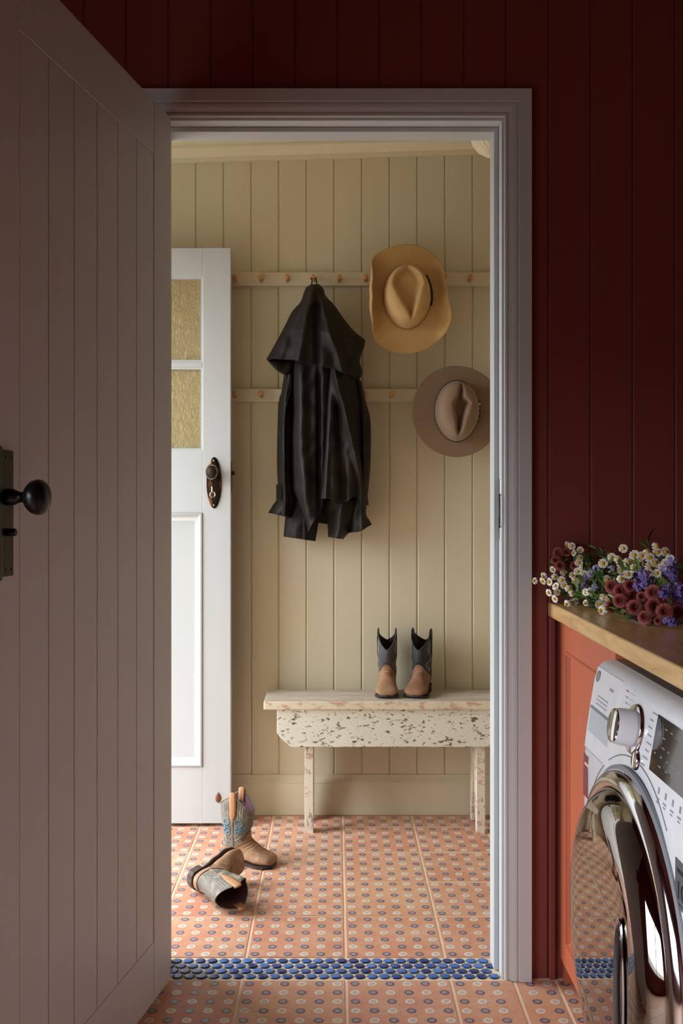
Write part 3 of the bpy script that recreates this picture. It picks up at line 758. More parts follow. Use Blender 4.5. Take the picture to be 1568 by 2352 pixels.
# ------------------------------------------------------------------ hats (local: x right, y up the wall, z towards the room)
def hat(name, label, loc, rot, ca, cb, H, outline, curl, dent, mat, lift):
    root = empty(name, loc, (PI/2, 0, 0)); tag(root, label, 'hat')
    root.rotation_euler = (PI/2, 0, 0)
    n = 144; V = []; F = []
    prof = [(0, 1.0), (.08, 1.0), (.16, 1.0), (.24, 1.0), (.32, .998), (.40, .995), (.47, .99), (.53, .98), (.58, .97), (.63, .955), (.68, .935), (.73, .905), (.78, .86), (.82, .80), (.86, .72), (.89, .63), (.92, .52), (.945, .40), (.965, .28), (.98, .17), (.992, .08), (1.0, .035)]
    rows = []
    for r, h in prof:
        row = []
        for k_ in range(n):
            a = 2*PI*k_/n; x, y = ca*r*math.cos(a), cb*r*math.sin(a)
            x *= 1-.10*(y < 0)*abs(math.sin(a))**2*1.0
            z = H*h; z -= dent(x, y, h); row.append((x, y, z))
        rows.append(row)
    ncrown = len(rows)
    for q in range(1, 19):
        t = q/18; row = []
        for k_ in range(n):
            a = 2*PI*k_/n
            bx, by, bz = rows[ncrown-1][k_]
            ox, oy = outline(a)
            x, y = bx+(ox-bx)*t, by+(oy-by)*t
            z = .035*H*(1-t)+lift(a, t)
            x, y, z = curl(a, t, x, y, z)
            row.append((x, y, z))
        rows.append(row)
    def grid(rs, nm):
        v = [p for r in rs for p in r]; f = []
        for i in range(len(rs)-1):
            for k_ in range(n): f.append((i*n+k_, i*n+(k_+1) % n, (i+1)*n+(k_+1) % n, (i+1)*n+k_))
        o = mesh_obj(nm, v, f, mat, None, True); fixn(o.data); o.parent = root
        s_ = o.modifiers.new('felt', 'SOLIDIFY'); s_.thickness = .0035; s_.offset = 0
        return o
    c = grid(rows[:ncrown], 'crown'); b = grid(rows[ncrown-1:], 'brim')
    return root, rows[ncrown-1], c, b
def polar_outline(pts):
    A = sorted((math.atan2(y, x) % (2*PI), math.hypot(x, y)) for x, y in pts)
    A = [(A[-1][0]-2*PI, A[-1][1])]+A+[(A[0][0]+2*PI, A[0][1])]
    def g(a):
        a %= 2*PI; s = 0; w = 0
        for d in range(-4, 5):
            k_ = math.exp(-(d/2.5)**2); s += lin(A, a+d*.03)*k_; w += k_
        r = s/w; return r*math.cos(a), r*math.sin(a)
    return g
sc = 3.56/FPX/3.733            # metres per crop pixel at the hats
P1 = [(440, 75), (520, 85), (600, 120), (660, 165), (712, 240), (735, 380), (760, 560), (800, 715), (762, 835), (650, 940), (540, 995), (420, 1015), (250, 980), (130, 880), (80, 765), (70, 560), (72, 400), (88, 240), (180, 150), (300, 95)]
out1 = polar_outline([((x-425)*sc, -(y-535)*sc) for x, y in P1])
def teardrop(x, y, h):
    u = (y/.110); xc = .004+.016*max(0, -u)*0
    w = .052*math.sqrt(max(0, 1-((u-.26)/.56)**2)) if u > .26 else .052*max(0, (u+.84)/1.10)**.95
    xc = -.003+.012*smoothstep(.2, -.8, u)
    s = (w-abs(x-xc))
    return .036*smoothstep(-.005, .018, s)*smoothstep(.55, .93, h)
def curl1(a, t, x, y, z):
    wl_ = smoothstep(.55, .95, -math.cos(a)); wr_ = smoothstep(.55, .95, math.cos(a))
    k_ = smoothstep(.45, 1, t)
    z += wl_*.075*k_**1.1+wr_*.05*k_**1.6
    x += wl_*.026*smoothstep(.72, 1.05, t)
    return x, y, z
def lift1(a, t): return -.012*t*abs(math.sin(a))**2
h1, rim1, c1, b1 = hat('cowboy_hat', 'tan felt cowboy hat with curled brim and teardrop crease on the wall', px(934, 683, 3.553), 0, .0535*1.0*4*sc/sc/4*1.55, .112, .105, out1, curl1, teardrop, M['tanfelt'], lift1)
def band(root, rim, mat, z0, r_, name, a0=0, a1=144, parent=None, k_=1.015):
    m = MB(); n = 144
    m.tube([(rim[i % n][0]*k_, rim[i % n][1]*k_, z0) for i in range(a0, a1+1)], r_, 8, cap=True)
    o = m.build(name, mat, None, smooth=True); o.parent = root; return o
band(h1, rim1, M['braid'], .010, .0028, 'braided_band')
band(h1, rim1, M['darkband'], .013, .0045, 'band_bow', -6, 16, k_=1.05)
for x, y, z in ((-.0655, -.002, .072), (-.0625, -.018, .075), (-.075, .010, .055)):
    m = MB(); m.lathe([(.0019, -.003), (.0022, .003), (0, .0035)], n=10); o = m.build('vent_eyelet', M['black'], None, smooth=True); o.data.transform(Matrix.Translation((x, y, z)) @ Matrix.Rotation(-.9, 4, 'Y')); o.parent = h1

rb = .1615
out2 = polar_outline([(rb*math.cos(a*PI/18)*.985, rb*math.sin(a*PI/18)) for a in range(36)])
def diamond(x, y, h):
    u = y/.106; xc = .002+.006*u
    w = .027*(max(0, (.78-u))/.78 if u > .15 else 0)
    w = sm([(-.92, 0.003), (-.5, .014), (.18, .026), (.45, .013), (.9, .003)], u)
    if x > xc: w *= sm([(-.9, 1), (.0, 1.0), (.2, 1.25), (.45, .75), (.9, 1)], u)
    s = w-abs(x-xc); return .040*smoothstep(-.004, .016, s)*smoothstep(.5, .93, h)*smoothstep(1.0, .8, abs(u))
def curl2(a, t, x, y, z): return x, y, z
def lift2(a, t): return .012*t*abs(math.cos(a))**2-.004*t*abs(math.sin(a))
h2, rim2, c2, b2 = hat('felt_hat', 'taupe brown felt hat with flat round brim and narrow centre crease', px(1048, 945, 3.553), 0, .0765, .106, .108, out2, curl2, diamond, M['brownfelt'], lift2)
band(h2, rim2, M['darkband'], .008, .0022, 'hat_band')
m = MB()
for q, dz in ((-8, 0), (-4, .003), (0, .004), (4, .003), (8, 0)):
    p = rim2[q % 144]; m.box(p[0]*1.03-.002, p[0]*1.03+.004, p[1]-.004, p[1]+.004, .008, .018+dz)
o = m.build('band_ornament', M['darkband'], None, bevel=.001); o.parent = h2
p = rim2[5]; m = MB(); m.box(p[0]*1.03-.001, p[0]*1.03+.0045, p[1]-.003, p[1]+.003, .010, .0235); o = m.build('silver_stud', M['chrome'], None, bevel=.001); o.parent = h2

# ------------------------------------------------------------------ bench
bench = empty('wooden_bench', (.2, 3.51, 0)); tag(bench, 'low rustic wooden bench with flaking white paint against the cream wall', 'bench')
bx0, bx1 = -.243, .66
m = MB()
prof = [(bx0, 3.405), (bx1, 3.405), (bx1, 3.61), (bx0+.004, 3.61)]
m.box(bx0, bx1, 3.402, 3.610, .429, .458)
tp = m.build('seat_board', None, bench, mats=[M['chip_top'], M['chip_edge']], bevel=.003)
for pl in tp.data.polygons: pl.material_index = 0 if pl.normal.z > .5 else 1
ap = MB()
ax0 = -134/FPX*3.42; az1, az0 = .4285, CH-(1715-VY)/FPX*3.42; cx1 = -102/FPX*3.42; cz1 = CH-(1682-VY)/FPX*3.42
n_ap = [(ax0, az1), (ax0, cz1), (ax0+.012, cz1-.018), (cx1, az0)]
R2 = random.Random(3); q = cx1+.03
while q < .60: n_ap.append((q, az0+R2.uniform(-.001, .0015))); q += .022
n_ap += [(.60, az0), (.632, cz1), (.632, az1)]
for yy0, nm in ((3.414, 'front_apron'), (3.580, 'back_apron')):
    n = len(n_ap); v = [(x, y, z) for y in (yy0, yy0+.020) for x, z in n_ap]
    o = mesh_obj(nm, v, [(i, (i+1) % n, n+(i+1) % n, n+i) for i in range(n)]+[tuple(range(n))[::-1], tuple(range(n, 2*n))], M['chip_apron'], bench); fixn(o.data); bev(o, .002)
for lx, ln in ((-.0905, .0), (.4975, .0)):
    # end slab with an inverted-V cut, feet splayed front and back
    P = [(3.438, .429), (3.577, .429), (3.600, 0), (3.556, 0), (3.514, .235), (3.474, 0), (3.430, 0)]
    P = [(3.438, .4285), (3.577, .4285), (3.603, 0), (3.570, 0), (3.517, .25), (3.463, 0), (3.430, 0)]
    n = len(P); v = [(lx+s_*.0145, y, z) for s_ in (-1, 1) for y, z in P]
    f = [(i, (i+1) % n, n+(i+1) % n, n+i) for i in range(n)]
    for off in (0, n):
        f += [(off+0, off+4, off+6), (off+4, off+5, off+6), (off+0, off+1, off+4), (off+1, off+2, off+4), (off+2, off+3, off+4)]
    o = mesh_obj('leg_board', v, f, M['chip_leg'], bench); fixn(o.data); bev(o, .0015)

# ------------------------------------------------------------------ boots (local: x toe, y side, z up)
BR = [((.052,.205),(-.060,.205),.030), ((.051,.17),(-.058,.17),.031), ((.046,.13),(-.054,.13),.031), ((.041,.105),(-.050,.098),.030), ((.040,.088),(-.050,.070),.029),
      ((.044,.077),(-.053,.048),.0285), ((.051,.069),(-.050,.029),.0285), ((.060,.063),(-.030,.025),.0285), ((.069,.058),(.0,.022),.029), ((.080,.050),(.036,.012),.032),
      ((.094,.043),(.066,.0075),.0355), ((.108,.037),(.096,.0075),.0348), ((.1185,.031),(.115,.009),.0290), ((.1235,.025),(.1230,.011),.020), ((.1255,.019),(.1255,.014),.009)]
NR, NC = 70, 48
def boot_surf(t, ph, off=0.0, dipf=.042, dipb=.022):
    fl = poly([tuple(a)+tuple(b)+(w,) for a, b, w in BR], min(1, max(0, t)))
    ax, az, bx, bz, w = fl
    mx_, mz = (ax+bx)/2, (az+bz)/2; dx, dz = (ax-bx)/2, (az-bz)/2
    L_ = math.hypot(dx, dz); k_ = (L_+off)/max(L_, 1e-6)
    c, s_ = math.cos(ph), math.sin(ph)
    ss = math.copysign(abs(s_)**.86, s_)
    x = mx_+dx*k_*c; z = mz+dz*k_*c; y = (w+off)*ss
    wt = max(0, 1-t/.22)**1.4
    aph = abs((ph+PI) % (2*PI)-PI)
    z += wt*(-dipf*max(0, 1-aph/1.45)**.85-dipb*max(0, 1-(PI-aph)/1.45)**.9+.012*(1-abs(c)))
    # creases at the ankle
    cr = math.exp(-((t-.42)/.12)**2)*max(0, c+.2)
    x += .0022*cr*math.sin(t*95+ph*2); z += .0022*cr*math.cos(t*95+ph*3)
    from mathutils import noise as mn
    q = Vector((x*34, y*34, z*34)); a_ = .0022*(1-smoothstep(.55, .8, t))*smoothstep(0, .06, t)
    x += a_*mn.noise(q); y += a_*mn.noise(q+Vector((7, 1, 3)))*(1+.8*math.exp(-((t-.27)/.09)**2)); z += a_*.5*mn.noise(q+Vector((2, 9, 5)))
    return (x, y, z)
def boot(name, label, group, loc, mat4, shaft, vamp, lining, strapm, deco, sole=M['sole'], dips=(.050, .028), slim=1.0, scale=1.0):
    root = empty(name); root.matrix_basis = mat4; tag(root, label, 'boot', group)
    def part(nm, fn, t0, t1, mat, off, cond=None, nr=NR):
        v = []; f = []
        for i in range(nr+1):
            t = t0+(t1-t0)*i/nr
            for k_ in range(NC): v.append(fn(t, 2*PI*k_/NC, off))
        for i in range(nr):
            for k_ in range(NC): f.append((i*NC+k_, i*NC+(k_+1) % NC, (i+1)*NC+(k_+1) % NC, (i+1)*NC+k_))
        if t1 >= 1: f.append(tuple(range(nr*NC, (nr+1)*NC)))
        v = [(x*scale, y*scale*slim, z*scale) for x, y, z in v]
        o = mesh_obj(nm, v, f, mat, None, True); fixn(o.data); o.parent = root; return o
    fn = lambda t, p, o: boot_surf(t, p, o, *dips)
    # t where vamp meets shaft depends on the angle: dips to a tongue at the instep
    def edge(p): c = math.cos(p); return .325+.055*(1-abs(c))-.110*max(0, c)**4
    sh = part('shaft', lambda t, p, o: fn(t*edge(p)+.0, p, o), 0, 1.02, shaft, 0, nr=46)
    sh.data.polygons.foreach_get
    vp = part('vamp', lambda t, p, o: fn(edge(p)+(1-edge(p))*t, p, o+.0014*(1-smoothstep(0, .1, t))), 0, 1, vamp, .0006, nr=52)
    # drop the cap polygon on the open shaft top handled by ring layout
    ln = part('lining', lambda t, p, o: fn(t*.40+.004, p, o), 0, .98, lining, -.003, nr=24)
    # sole and heel
    def ol(x):
        return sm([(-.056, 0.001), (-.050, .016), (-.040, .0235), (-.020, .026), (.015, .0255), (.045, .030), (.078, .0365), (.100, .034), (.115, .025), (.123, .013), (.1265, .001)], x)
    xs = [-.056+.1825*(.5-.5*math.cos(PI*i/72)) for i in range(73)]
    zs = lambda x: sm([(-.06, .022), (-.010, .021), (.035, .0045), (.075, .001), (.105, .0025), (.127, .008)], x)
    def slab(nm, xs, zb, zt, grow, mat):
        v = []; f = []; n = len(xs)
        ring = [(x, ol(x)+grow) for x in xs]+[(x, -ol(x)-grow) for x in reversed(xs)]
        for zf in (zb, zt): v += [(x*scale, y*scale*slim, zf(x)*scale) for x, y in ring]
        m_ = len(ring); f = [(i, (i+1) % m_, m_+(i+1) % m_, m_+i) for i in range(m_)]
        for i in range(n-1):
            f += [(i, i+1, m_-2-i, m_-1-i), (m_+i, m_+m_-1-i, m_+m_-2-i, m_+i+1)]
        o = mesh_obj(nm, v, f, mat, None, True); fixn(o.data); autosmooth(o.data, 45); o.parent = root; return o
    slab('sole', xs, zs, lambda x: zs(x)+.0065, .0028, sole)
    slab('heel', [-.056+.046*(.5-.5*math.cos(PI*i/40)) for i in range(41)], lambda x: 0.0, lambda x: .0225, .0022, sole)
    # side seams and topline
    for ph in (PI/2, -PI/2):
        m = MB(); m.tube([tuple(q*s_ for q, s_ in zip(fn(t*.0115, ph, .0008), (scale, scale*slim, scale))) for t in range(0, 46)], .0014*scale, 6); o = m.build('side_seam', vamp if deco != 'black' else shaft, None, smooth=True); o.parent = sh
    m = MB(); m.tube([tuple(q*s_ for q, s_ in zip(fn(.0, 2*PI*k_/72, .0), (scale, scale*slim, scale))) for k_ in range(73)], .0018*scale, 6, cap=False); o = m.build('topline_binding', shaft, None, smooth=True); o.parent = sh
    for ph in (PI/2, -PI/2):
        v = []; path = [(.16, .0022, .0), (.10, .0022, 0), (.05, .0022, 0), (.015, .0022, 0), (0, .0018, .006), (0, .0006, .0105), (0, -.0014, .0105), (0, -.003, .006), (.02, -.0042, 0), (.06, -.0042, 0)]
        wd = [.004, .135, .155, .155, .15, .15, .15, .15, .15, .15]
        f = []
        for (t, off, dz), wq in zip(path, wd):
            for q in (-1, -.33, .33, 1):
                p = fn(t, ph+q*wq*1.35, off); p = (p[0], p[1], p[2]+dz); v.append((p[0]*scale, p[1]*scale*slim, p[2]*scale))
        for i in range(len(path)-1):
            for q in range(3): f.append((i*4+q, i*4+q+1, i*4+5+q, i*4+4+q))
        o = mesh_obj('pull_strap', v, f, strapm, None, True); o.parent = root
        s_ = o.modifiers.new('thickness', 'SOLIDIFY'); s_.thickness = .0011; s_.offset = 0
    # stitching
    def curve(pts, r_, mat, nm='stitching'):
        m = MB()
        for P in pts: m.tube([tuple(q*s_ for q, s_ in zip(fn(t, p, .0009), (scale, scale*slim, scale))) for t, p in P], r_*scale, 5)
        o = m.build(nm, mat, None, smooth=True); o.parent = sh; return o
    pale = []; blue = []
    for side in (PI/2, -PI/2):
        for sg in (-1, 1):
            for j, o_ in enumerate((.32, .46, .60)):
                pale.append([(.03+.012*i, side+sg*(o_+.0*i)) for i in range(8)])
            pale.append([(.13+.014*i, side+sg*(.10+.75*math.sin(i/12*PI*.9))) for i in range(13)])
            pale.append([(.15+.013*i, side+sg*(.10+.5*math.sin(i/12*PI*.95))) for i in range(13)])
            pale.append([(.24+.009*i, side+sg*(.08+.06*i)) for i in range(10)])
            for cxp, cyt, ra, rt in ((.42, .135, .26, .018), (.70, .165, .22, .016), (.40, .185, .22, .016), (.45, .16, .14, .010), (.62, .20, .16, .012), (.36, .215, .16, .012)):
                blue.append([(cyt+rt*math.sin(a*PI/6), side+sg*(cxp+ra*.9*math.cos(a*PI/6))) for a in range(13)])
    curve(pale, .0005, M['thread_pale'])
    if deco == 'blue': curve(blue, .0012, M['thread_blue'], 'blue_stitching')
    return root
def basis(F_, U_, S_, loc):       # columns: local x, y, z
    return Matrix(((F_[0], U_[0], S_[0], loc[0]), (F_[1], U_[1], S_[1], loc[1]), (F_[2], U_[2], S_[2], loc[2]), (0, 0, 0, 1)))
def stand(loc, ang): return Matrix.Translation(loc) @ Matrix.Rotation(ang, 4, 'Z')
gB, gF = 'pair of small boots on the bench', 'pair of small boots on the tiled floor'
boot('child_boot', 'small tan and grey western boot on bench, pale worn shaft with deep notch', gB, None, stand((.183, 3.560, .4585), -PI/2-.06), M['leath_slate'], M['leath_tan2'], M['lining_dk'], M['leath_black'], 'pale', slim=1.06)
boot('child_boot', 'small brown western boot on bench with black shaft, its heel turned aside', gB, None, stand((.305, 3.556, .4585), -PI/2-.30), M['leath_black'], M['leath_rust'], M['lining_dk'], M['leath_black'], 'black', slim=1.12)
boot('western_boot', 'upright tan western boot with blue stitched grey shaft on tiled floor', gF, None, stand((-.305, 3.165, 0), -.36), M['leath_grey'], M['leath_tan'], M['lining'], M['strap'], 'blue', slim=1.12)
F_ = Vector((.80, .57, .20)).normalized(); S_ = Vector((.58, -.81, .02)); S_ = (S_-F_*S_.dot(F_)).normalized(); U_ = S_.cross(F_)
boot('western_boot', 'tan and grey western boot lying on its side with dark open shaft', gF, None, basis(F_, U_, S_, (-.386, 2.945, .046)), M['leath_grey'], M['leath_tan'], M['lining'], M['strap'], 'pale', slim=1.12)

# ------------------------------------------------------------------ ceiling lamp
lx, ly, lz = .548, 3.30, 2.272
lamp = empty('ceiling_lamp', (lx, ly, lz)); tag(lamp, 'cream fluted shell-like ceiling lamp shade in the mudroom', 'lamp')
n = 336; V = []; F = []
pr = [(.004, 0), (.03, .003), (.055, .012), (.078, .028), (.094, .048), (.100, .062), (.096, .066)]
for r, h in pr:
    for k_ in range(n):
        a = 2*PI*k_/n; w_ = .0085*abs(math.sin(a*14))*min(1, r/.07); rr = r+w_*.5
        V.append((lx+rr*math.cos(a), ly+rr*math.sin(a), lz+h-w_*.7))
for i in range(len(pr)-1):
    for k_ in range(n): F.append((i*n+k_, i*n+(k_+1) % n, (i+1)*n+(k_+1) % n, (i+1)*n+k_))
F.append(tuple(range(n))[::-1])
o = mesh_obj('lamp_shade', V, F, M['shade'], lamp, True); fixn(o.data)
m = MB(); m.lathe([(.05, lz+.062), (.055, lz+.075), (.05, 2.45)], (lx, ly, 0), 'z', 32); m.build('ceiling_mount', M['shade'], lamp, smooth=True)

# ------------------------------------------------------------------ worktop, sink, cabinet
CXF, CZ1, CZ0 = .507, .900, .866
xs = [CXF, .605, 1.02, XR-.002]; ys = [.35, 1.955, 2.335, YN-.002]
m = MB(); v = []; idx = {}
for zi, z in enumerate((CZ0, CZ1)):
    for i, x in enumerate(xs):
        for j, y in enumerate(ys): idx[(i, j, zi)] = len(v); v.append((x, y, z))
f = []
for i in range(3):
    for j in range(3):
        if (i, j) == (1, 1): continue
        for zi in (0, 1): f.append((idx[i, j, zi], idx[i+1, j, zi], idx[i+1, j+1, zi], idx[i, j+1, zi]))
for i in range(3):
    for j in (0, 3): f.append((idx[i, j, 0], idx[i+1, j, 0], idx[i+1, j, 1], idx[i, j, 1]))
for j in range(3):
    for i in (0, 3): f.append((idx[i, j, 0], idx[i, j+1, 0], idx[i, j+1, 1], idx[i, j, 1]))
f += [(idx[1, 1, 0], idx[2, 1, 0], idx[2, 1, 1], idx[1, 1, 1]), (idx[1, 2, 0], idx[2, 2, 0], idx[2, 2, 1], idx[1, 2, 1]), (idx[1, 1, 0], idx[1, 2, 0], idx[1, 2, 1], idx[1, 1, 1]), (idx[2, 1, 0], idx[2, 2, 0], idx[2, 2, 1], idx[2, 1, 1])]
m.add(v, f); wt = m.build('worktop', M['oak'], bevel=.004, seg=3); tag(wt, 'oiled oak worktop running over the washing machine and cabinet', 'worktop')
sink = empty('inset_sink', (.81, 2.145, .70)); tag(sink, 'shallow stainless steel sink set in the worktop under the flowers', 'sink')
rim = MB()
for q in ((.602, .622, 1.952, 2.338), (1.003, 1.023, 1.952, 2.338), (.622, 1.003, 1.952, 1.972), (.622, 1.003, 2.318, 2.338)): rim.box(q[0], q[1], q[2], q[3], .9003, .9022)
rim.build('rim', M['steel'], sink)
bs = MB()
for q in ((.6065, .6085, 1.9565, 2.3335), (1.0165, 1.0185, 1.9565, 2.3335), (.6065, 1.0185, 1.9565, 1.9585), (.6065, 1.0185, 2.3315, 2.3335)): bs.box(q[0], q[1], q[2], q[3], .76, .9003)
bs.box(.6065, 1.0185, 1.9565, 2.3335, .757, .760); bs.build('basin', M['steel'], sink)

cab = empty('base_cabinet', (.8, 2.16, .06)); tag(cab, 'terracotta red panelled cabinet between the wall and the washing machine', 'cabinet')
cy0, cy1 = 1.905, 2.372; CF = .531
cbm = MB()
cbm.box(CF+.021, XR-.004, cy0, cy0+.016, .06, .757); cbm.box(CF+.021, XR-.004, cy1-.016, cy1, .06, .757); cbm.box(CF+.021, XR-.004, cy0+.016, cy1-.016, .06, .076); cbm.box(XR-.014, XR-.004, cy0+.016, cy1-.016, .076, .757)
cbm.box(CF+.021, CF+.045, cy0, cy1, .757, CZ0-.001)
cbm.build('carcass', M['redcab'], cab)
box('kickboard', CF+.06, CF+.076, cy0, YN-.002, 0, .06, M['redcab'], cab)
box('filler_strip', CF+.012, CF+.03, cy1, YN-.002, .0, CZ0-.001, M['redcab'], cab, .001)
box('scribe_mould', CF-.022, CF-.006, YN-.010, YN-.0005, .0, CZ0-.001, M['red'], cab, .003)
cd = empty('cabinet_door'); cd.parent = cab; cd.matrix_parent_inverse = cab.matrix_basis.inverted()
z0, z1 = .062, CZ0-.006; sw = .052
def sub(o): o.parent = cd; return o
cdm = MB(); cdm.box(CF, CF+.02, cy0+.001, cy0+sw, z0, z1); sub(cdm.build('stile', M['redcab'], None, bevel=.0015))
cdm = MB(); cdm.box(CF, CF+.02, cy1-sw, cy1-.001, z0, z1); sub(cdm.build('stile', M['redcab'], None, bevel=.0015))
cdm = MB(); cdm.box(CF+.0003, CF+.02, cy0+sw, cy1-sw, z1-.066, z1); sub(cdm.build('rail', M['redcab'], None, bevel=.001))
cdm = MB(); cdm.box(CF+.0003, CF+.02, cy0+sw, cy1-sw, z0, z0+.05); sub(cdm.build('rail', M['redcab'], None, bevel=.001))
cdm = MB(); cdm.box(CF+.009, CF+.018, cy0+sw, cy1-sw, z0+.05, z1-.066); sub(cdm.build('panel', M['redcab'], None))
# bead round the panel
m = MB(); pf = [(0, .0002), (.003, -.0025), (.006, -.002), (.008, .004), (.012, .0085)]; V = []; n = len(pf)
for yy, zz, uy, uz in ((cy0+sw, z0+.05, 1, 1), (cy1-sw, z0+.05, -1, 1), (cy1-sw, z1-.066, -1, -1), (cy0+sw, z1-.066, 1, -1)): V += [(CF+w, yy+uy*u, zz+uz*u) for u, w in pf]
F = []
for c in range(4):
    d = (c+1) % 4; F += [(c*n+i, c*n+i+1, d*n+i+1, d*n+i) for i in range(n-1)]
m.add(V, F); sub(m.build('panel_bead', M['redcab'], None, smooth=True))

# ------------------------------------------------------------------ washing machine (front looks to -x)
wm = empty('washing_machine', (.75, 1.565, 0)); tag(wm, 'white front-loading washing machine with chrome-rimmed mirrored door under the worktop', 'washing machine')
wy0, wy1 = 1.268, 1.868; DC = (1.565, .452)
FP = [(.478, .018), (.468, .06), (.462, .15), (.460, .45), (.460, .66), (.463, .70), (.4715, .76), (.481, .815), (.4845, .832), (.490, .842), (.500, .848), (.516, .850)]
def fx(z):
    return lin(sorted((b, a) for a, b in FP), z)
prof = FP+[(1.06, .850), (1.06, .018)]
n = len(prof); ysx = [wy0, wy0+.004, wy0+.014, wy1-.014, wy1-.004, wy1]; ins = [.010, .003, 0, 0, .003, .010]
V = []
for y, q in zip(ysx, ins):
    for i, (x, z) in enumerate(prof): V.append((x+(q if i < len(FP)-1 else 0), y, z-(q*.5 if z > .83 else 0)))
F = []
for j in range(len(ysx)-1): F += [(j*n+i, j*n+(i+1) % n, (j+1)*n+(i+1) % n, (j+1)*n+i) for i in range(n)]
F += [tuple(range(n)), tuple(range((len(ysx)-1)*n, len(ysx)*n))]
m = MB(); m.add(V, F); m.build('body', M['washer'], wm, smooth=True)
for yy in (wy0+.05, wy1-.05):
    for x in (.53, 1.0):
        m = MB(); m.lathe([(.02, 0), (.02, .018)], (x, yy, 0), 'z', 16); m.build('foot', M['washgrey'], wm, smooth=True)
m = MB(); m.box(.515, .560, wy0+.02, wy1-.02, .8495, .8515); m.build('top_trim', M['steel'], wm)
m = MB(); m.box(.545, 1.05, wy0+.01, wy1-.01, .851, .858); m.build('top_lid', M['washgrey'], wm, bevel=.002)
# door: chrome ring, dark gasket line, mirrored dome, handle
m = MB(); m.lathe([(.266, .462), (.266, .453), (.262, .446), (.255, .441), (.246, .4385), (.240, .4395), (.236, .444)], (0, DC[0], DC[1]), 'x', 96); ring = m.build('door_ring', M['chrome'], wm, smooth=True)
m = MB(); m.lathe([(.272, .4625), (.272, .457), (.266, .4545)], (0, DC[0], DC[1]), 'x', 96); m.build('door_surround', M['seam'], ring, smooth=True)
R0 = .236
dome = lambda r: .4415-.031*(1-(r/R0)**14)-.003*(1-(r/R0)**2)
m = MB(); m.lathe([(R0, .444)]+[(R0*q/22, dome(R0*q/22)) for q in (22, 21.8, 21.6, 21.3, 21, 20.6, 20.2, 19.7, 19.2, 18.6, 18, 17.3, 16.5, 15.5, 14, 12, 10, 8, 6, 4, 2)]+[(0, dome(0))], (0, DC[0], DC[1]), 'x', 96); gl = m.build('door_glass', M['doorglass'], wm, smooth=True, angle=False)
m = MB(); hy, hz = DC[0]-.128, .440; V = []; F = []; n = 28
for q, (s_, dx) in enumerate(((1.0, -.0012), (.93, -.0035), (.80, .001), (.4, .004), (.02, .005))):
    for k_ in range(n):
        a = 2*PI*k_/n; yy, zz = hy+.021*s_*math.cos(a), hz+.105*s_*math.sin(a); r = math.hypot(yy-DC[0], zz-DC[1]); V.append((dome(r)+dx-.002, yy, zz))
for i in range(4): F += [(i*n+k_, i*n+(k_+1) % n, (i+1)*n+(k_+1) % n, (i+1)*n+k_) for k_ in range(n)]
m.add(V, F); m.build('door_handle', M['display'], gl, smooth=True)
m = MB(); m.tube([(dome(math.hypot(hy+.0215*math.cos(2*PI*k_/48)-DC[0], hz+.107*math.sin(2*PI*k_/48)-DC[1]))-.003, hy+.0215*math.cos(2*PI*k_/48), hz+.107*math.sin(2*PI*k_/48)) for k_ in range(49)], .0018, 6, cap=False); m.build('handle_edge', M['chrome'], gl, smooth=True)
# control panel: everything placed on the sloping face by (y, z)
def pq(y, z, off=0):
    a = math.atan2(fx(z+.004)-fx(z-.004), .008); return (fx(z)-off*math.cos(a), y, z+off*math.sin(a))
def pbox(mb, y0, y1, z0, z1, t, mi=0, nseg=3):
    for i in range(nseg):
        a, b = z0+(z1-z0)*i/nseg, z0+(z1-z0)*(i+1)/nseg
        v = [pq(y, z, o) for o in (-.002, t) for y, z in ((y0, a), (y1, a), (y1, b), (y0, b))]
        mb.add(v, [(0, 1, 2, 3), (4, 5, 6, 7), (0, 1, 5, 4), (1, 2, 6, 5), (2, 3, 7, 6), (3, 0, 4, 7)], mi)
def pdisc(prof, y, z, mat, name, parent=wm, n=40):
    m = MB(); m.lathe([(r, -h) for r, h in prof], (0, 0, 0), 'x', n); a = math.atan2(fx(z+.01)-fx(z-.01), .02)
    o = m.build(name, mat, None, smooth=True); o.data.transform(Matrix.Translation(pq(y, z)) @ Matrix.Rotation(a, 4, 'Y')); attach(o, parent) if parent is wm else setattr(o, 'parent', parent); return o
m = MB(); pbox(m, 1.700, wy1-.012, .690, .838, .0022, nseg=6); dr = m.build('detergent_drawer', M['washer2'], wm, bevel=.002)
m = MB(); pbox(m, 1.715, 1.842, .722, .764, .0032, nseg=3); m.build('drawer_handle', M['drawer'], dr, bevel=.001)
m = MB(); pbox(m, 1.712, 1.845, .764, .768, .0042, nseg=1); m.build('drawer_lip', M['washgrey'], dr)
m = MB(); R3 = random.Random(5)
for zz in (.790, .783, .776): pbox(m, 1.735+R3.uniform(0, .02), 1.80+R3.uniform(0, .02), zz, zz+.0022, .0026, nseg=1)
pbox(m, 1.728, 1.752, .812, .8165, .0026, nseg=1)
m.build('drawer_print', M['print'], dr)
lg = pdisc([(.0105, -.001), (.0105, .0028), (.0088, .0034), (.0, .0036)], 1.835, .822, M['washgrey'], 'round_badge')
dial = pdisc([(.040, -.001), (.040, .003), (.038, .006), (.030, .0075)], 1.588, .783, M['chrome'], 'dial_ring')
pdisc([(.0295, .005), (.0295, .012), (.0285, .030), (.0265, .036), (.024, .0365)], 1.588, .783, M['washer2'], 'dial_knob')
pdisc([(.0268, .0355), (.0268, .0375), (.0235, .0395), (.0, .0400)], 1.588, .783, M['chrome'], 'dial_cap')
pdisc([(.0085, -.001), (.0085, .004), (.007, .006), (0, .0062)], 1.662, .752, M['chrome'], 'push_button')
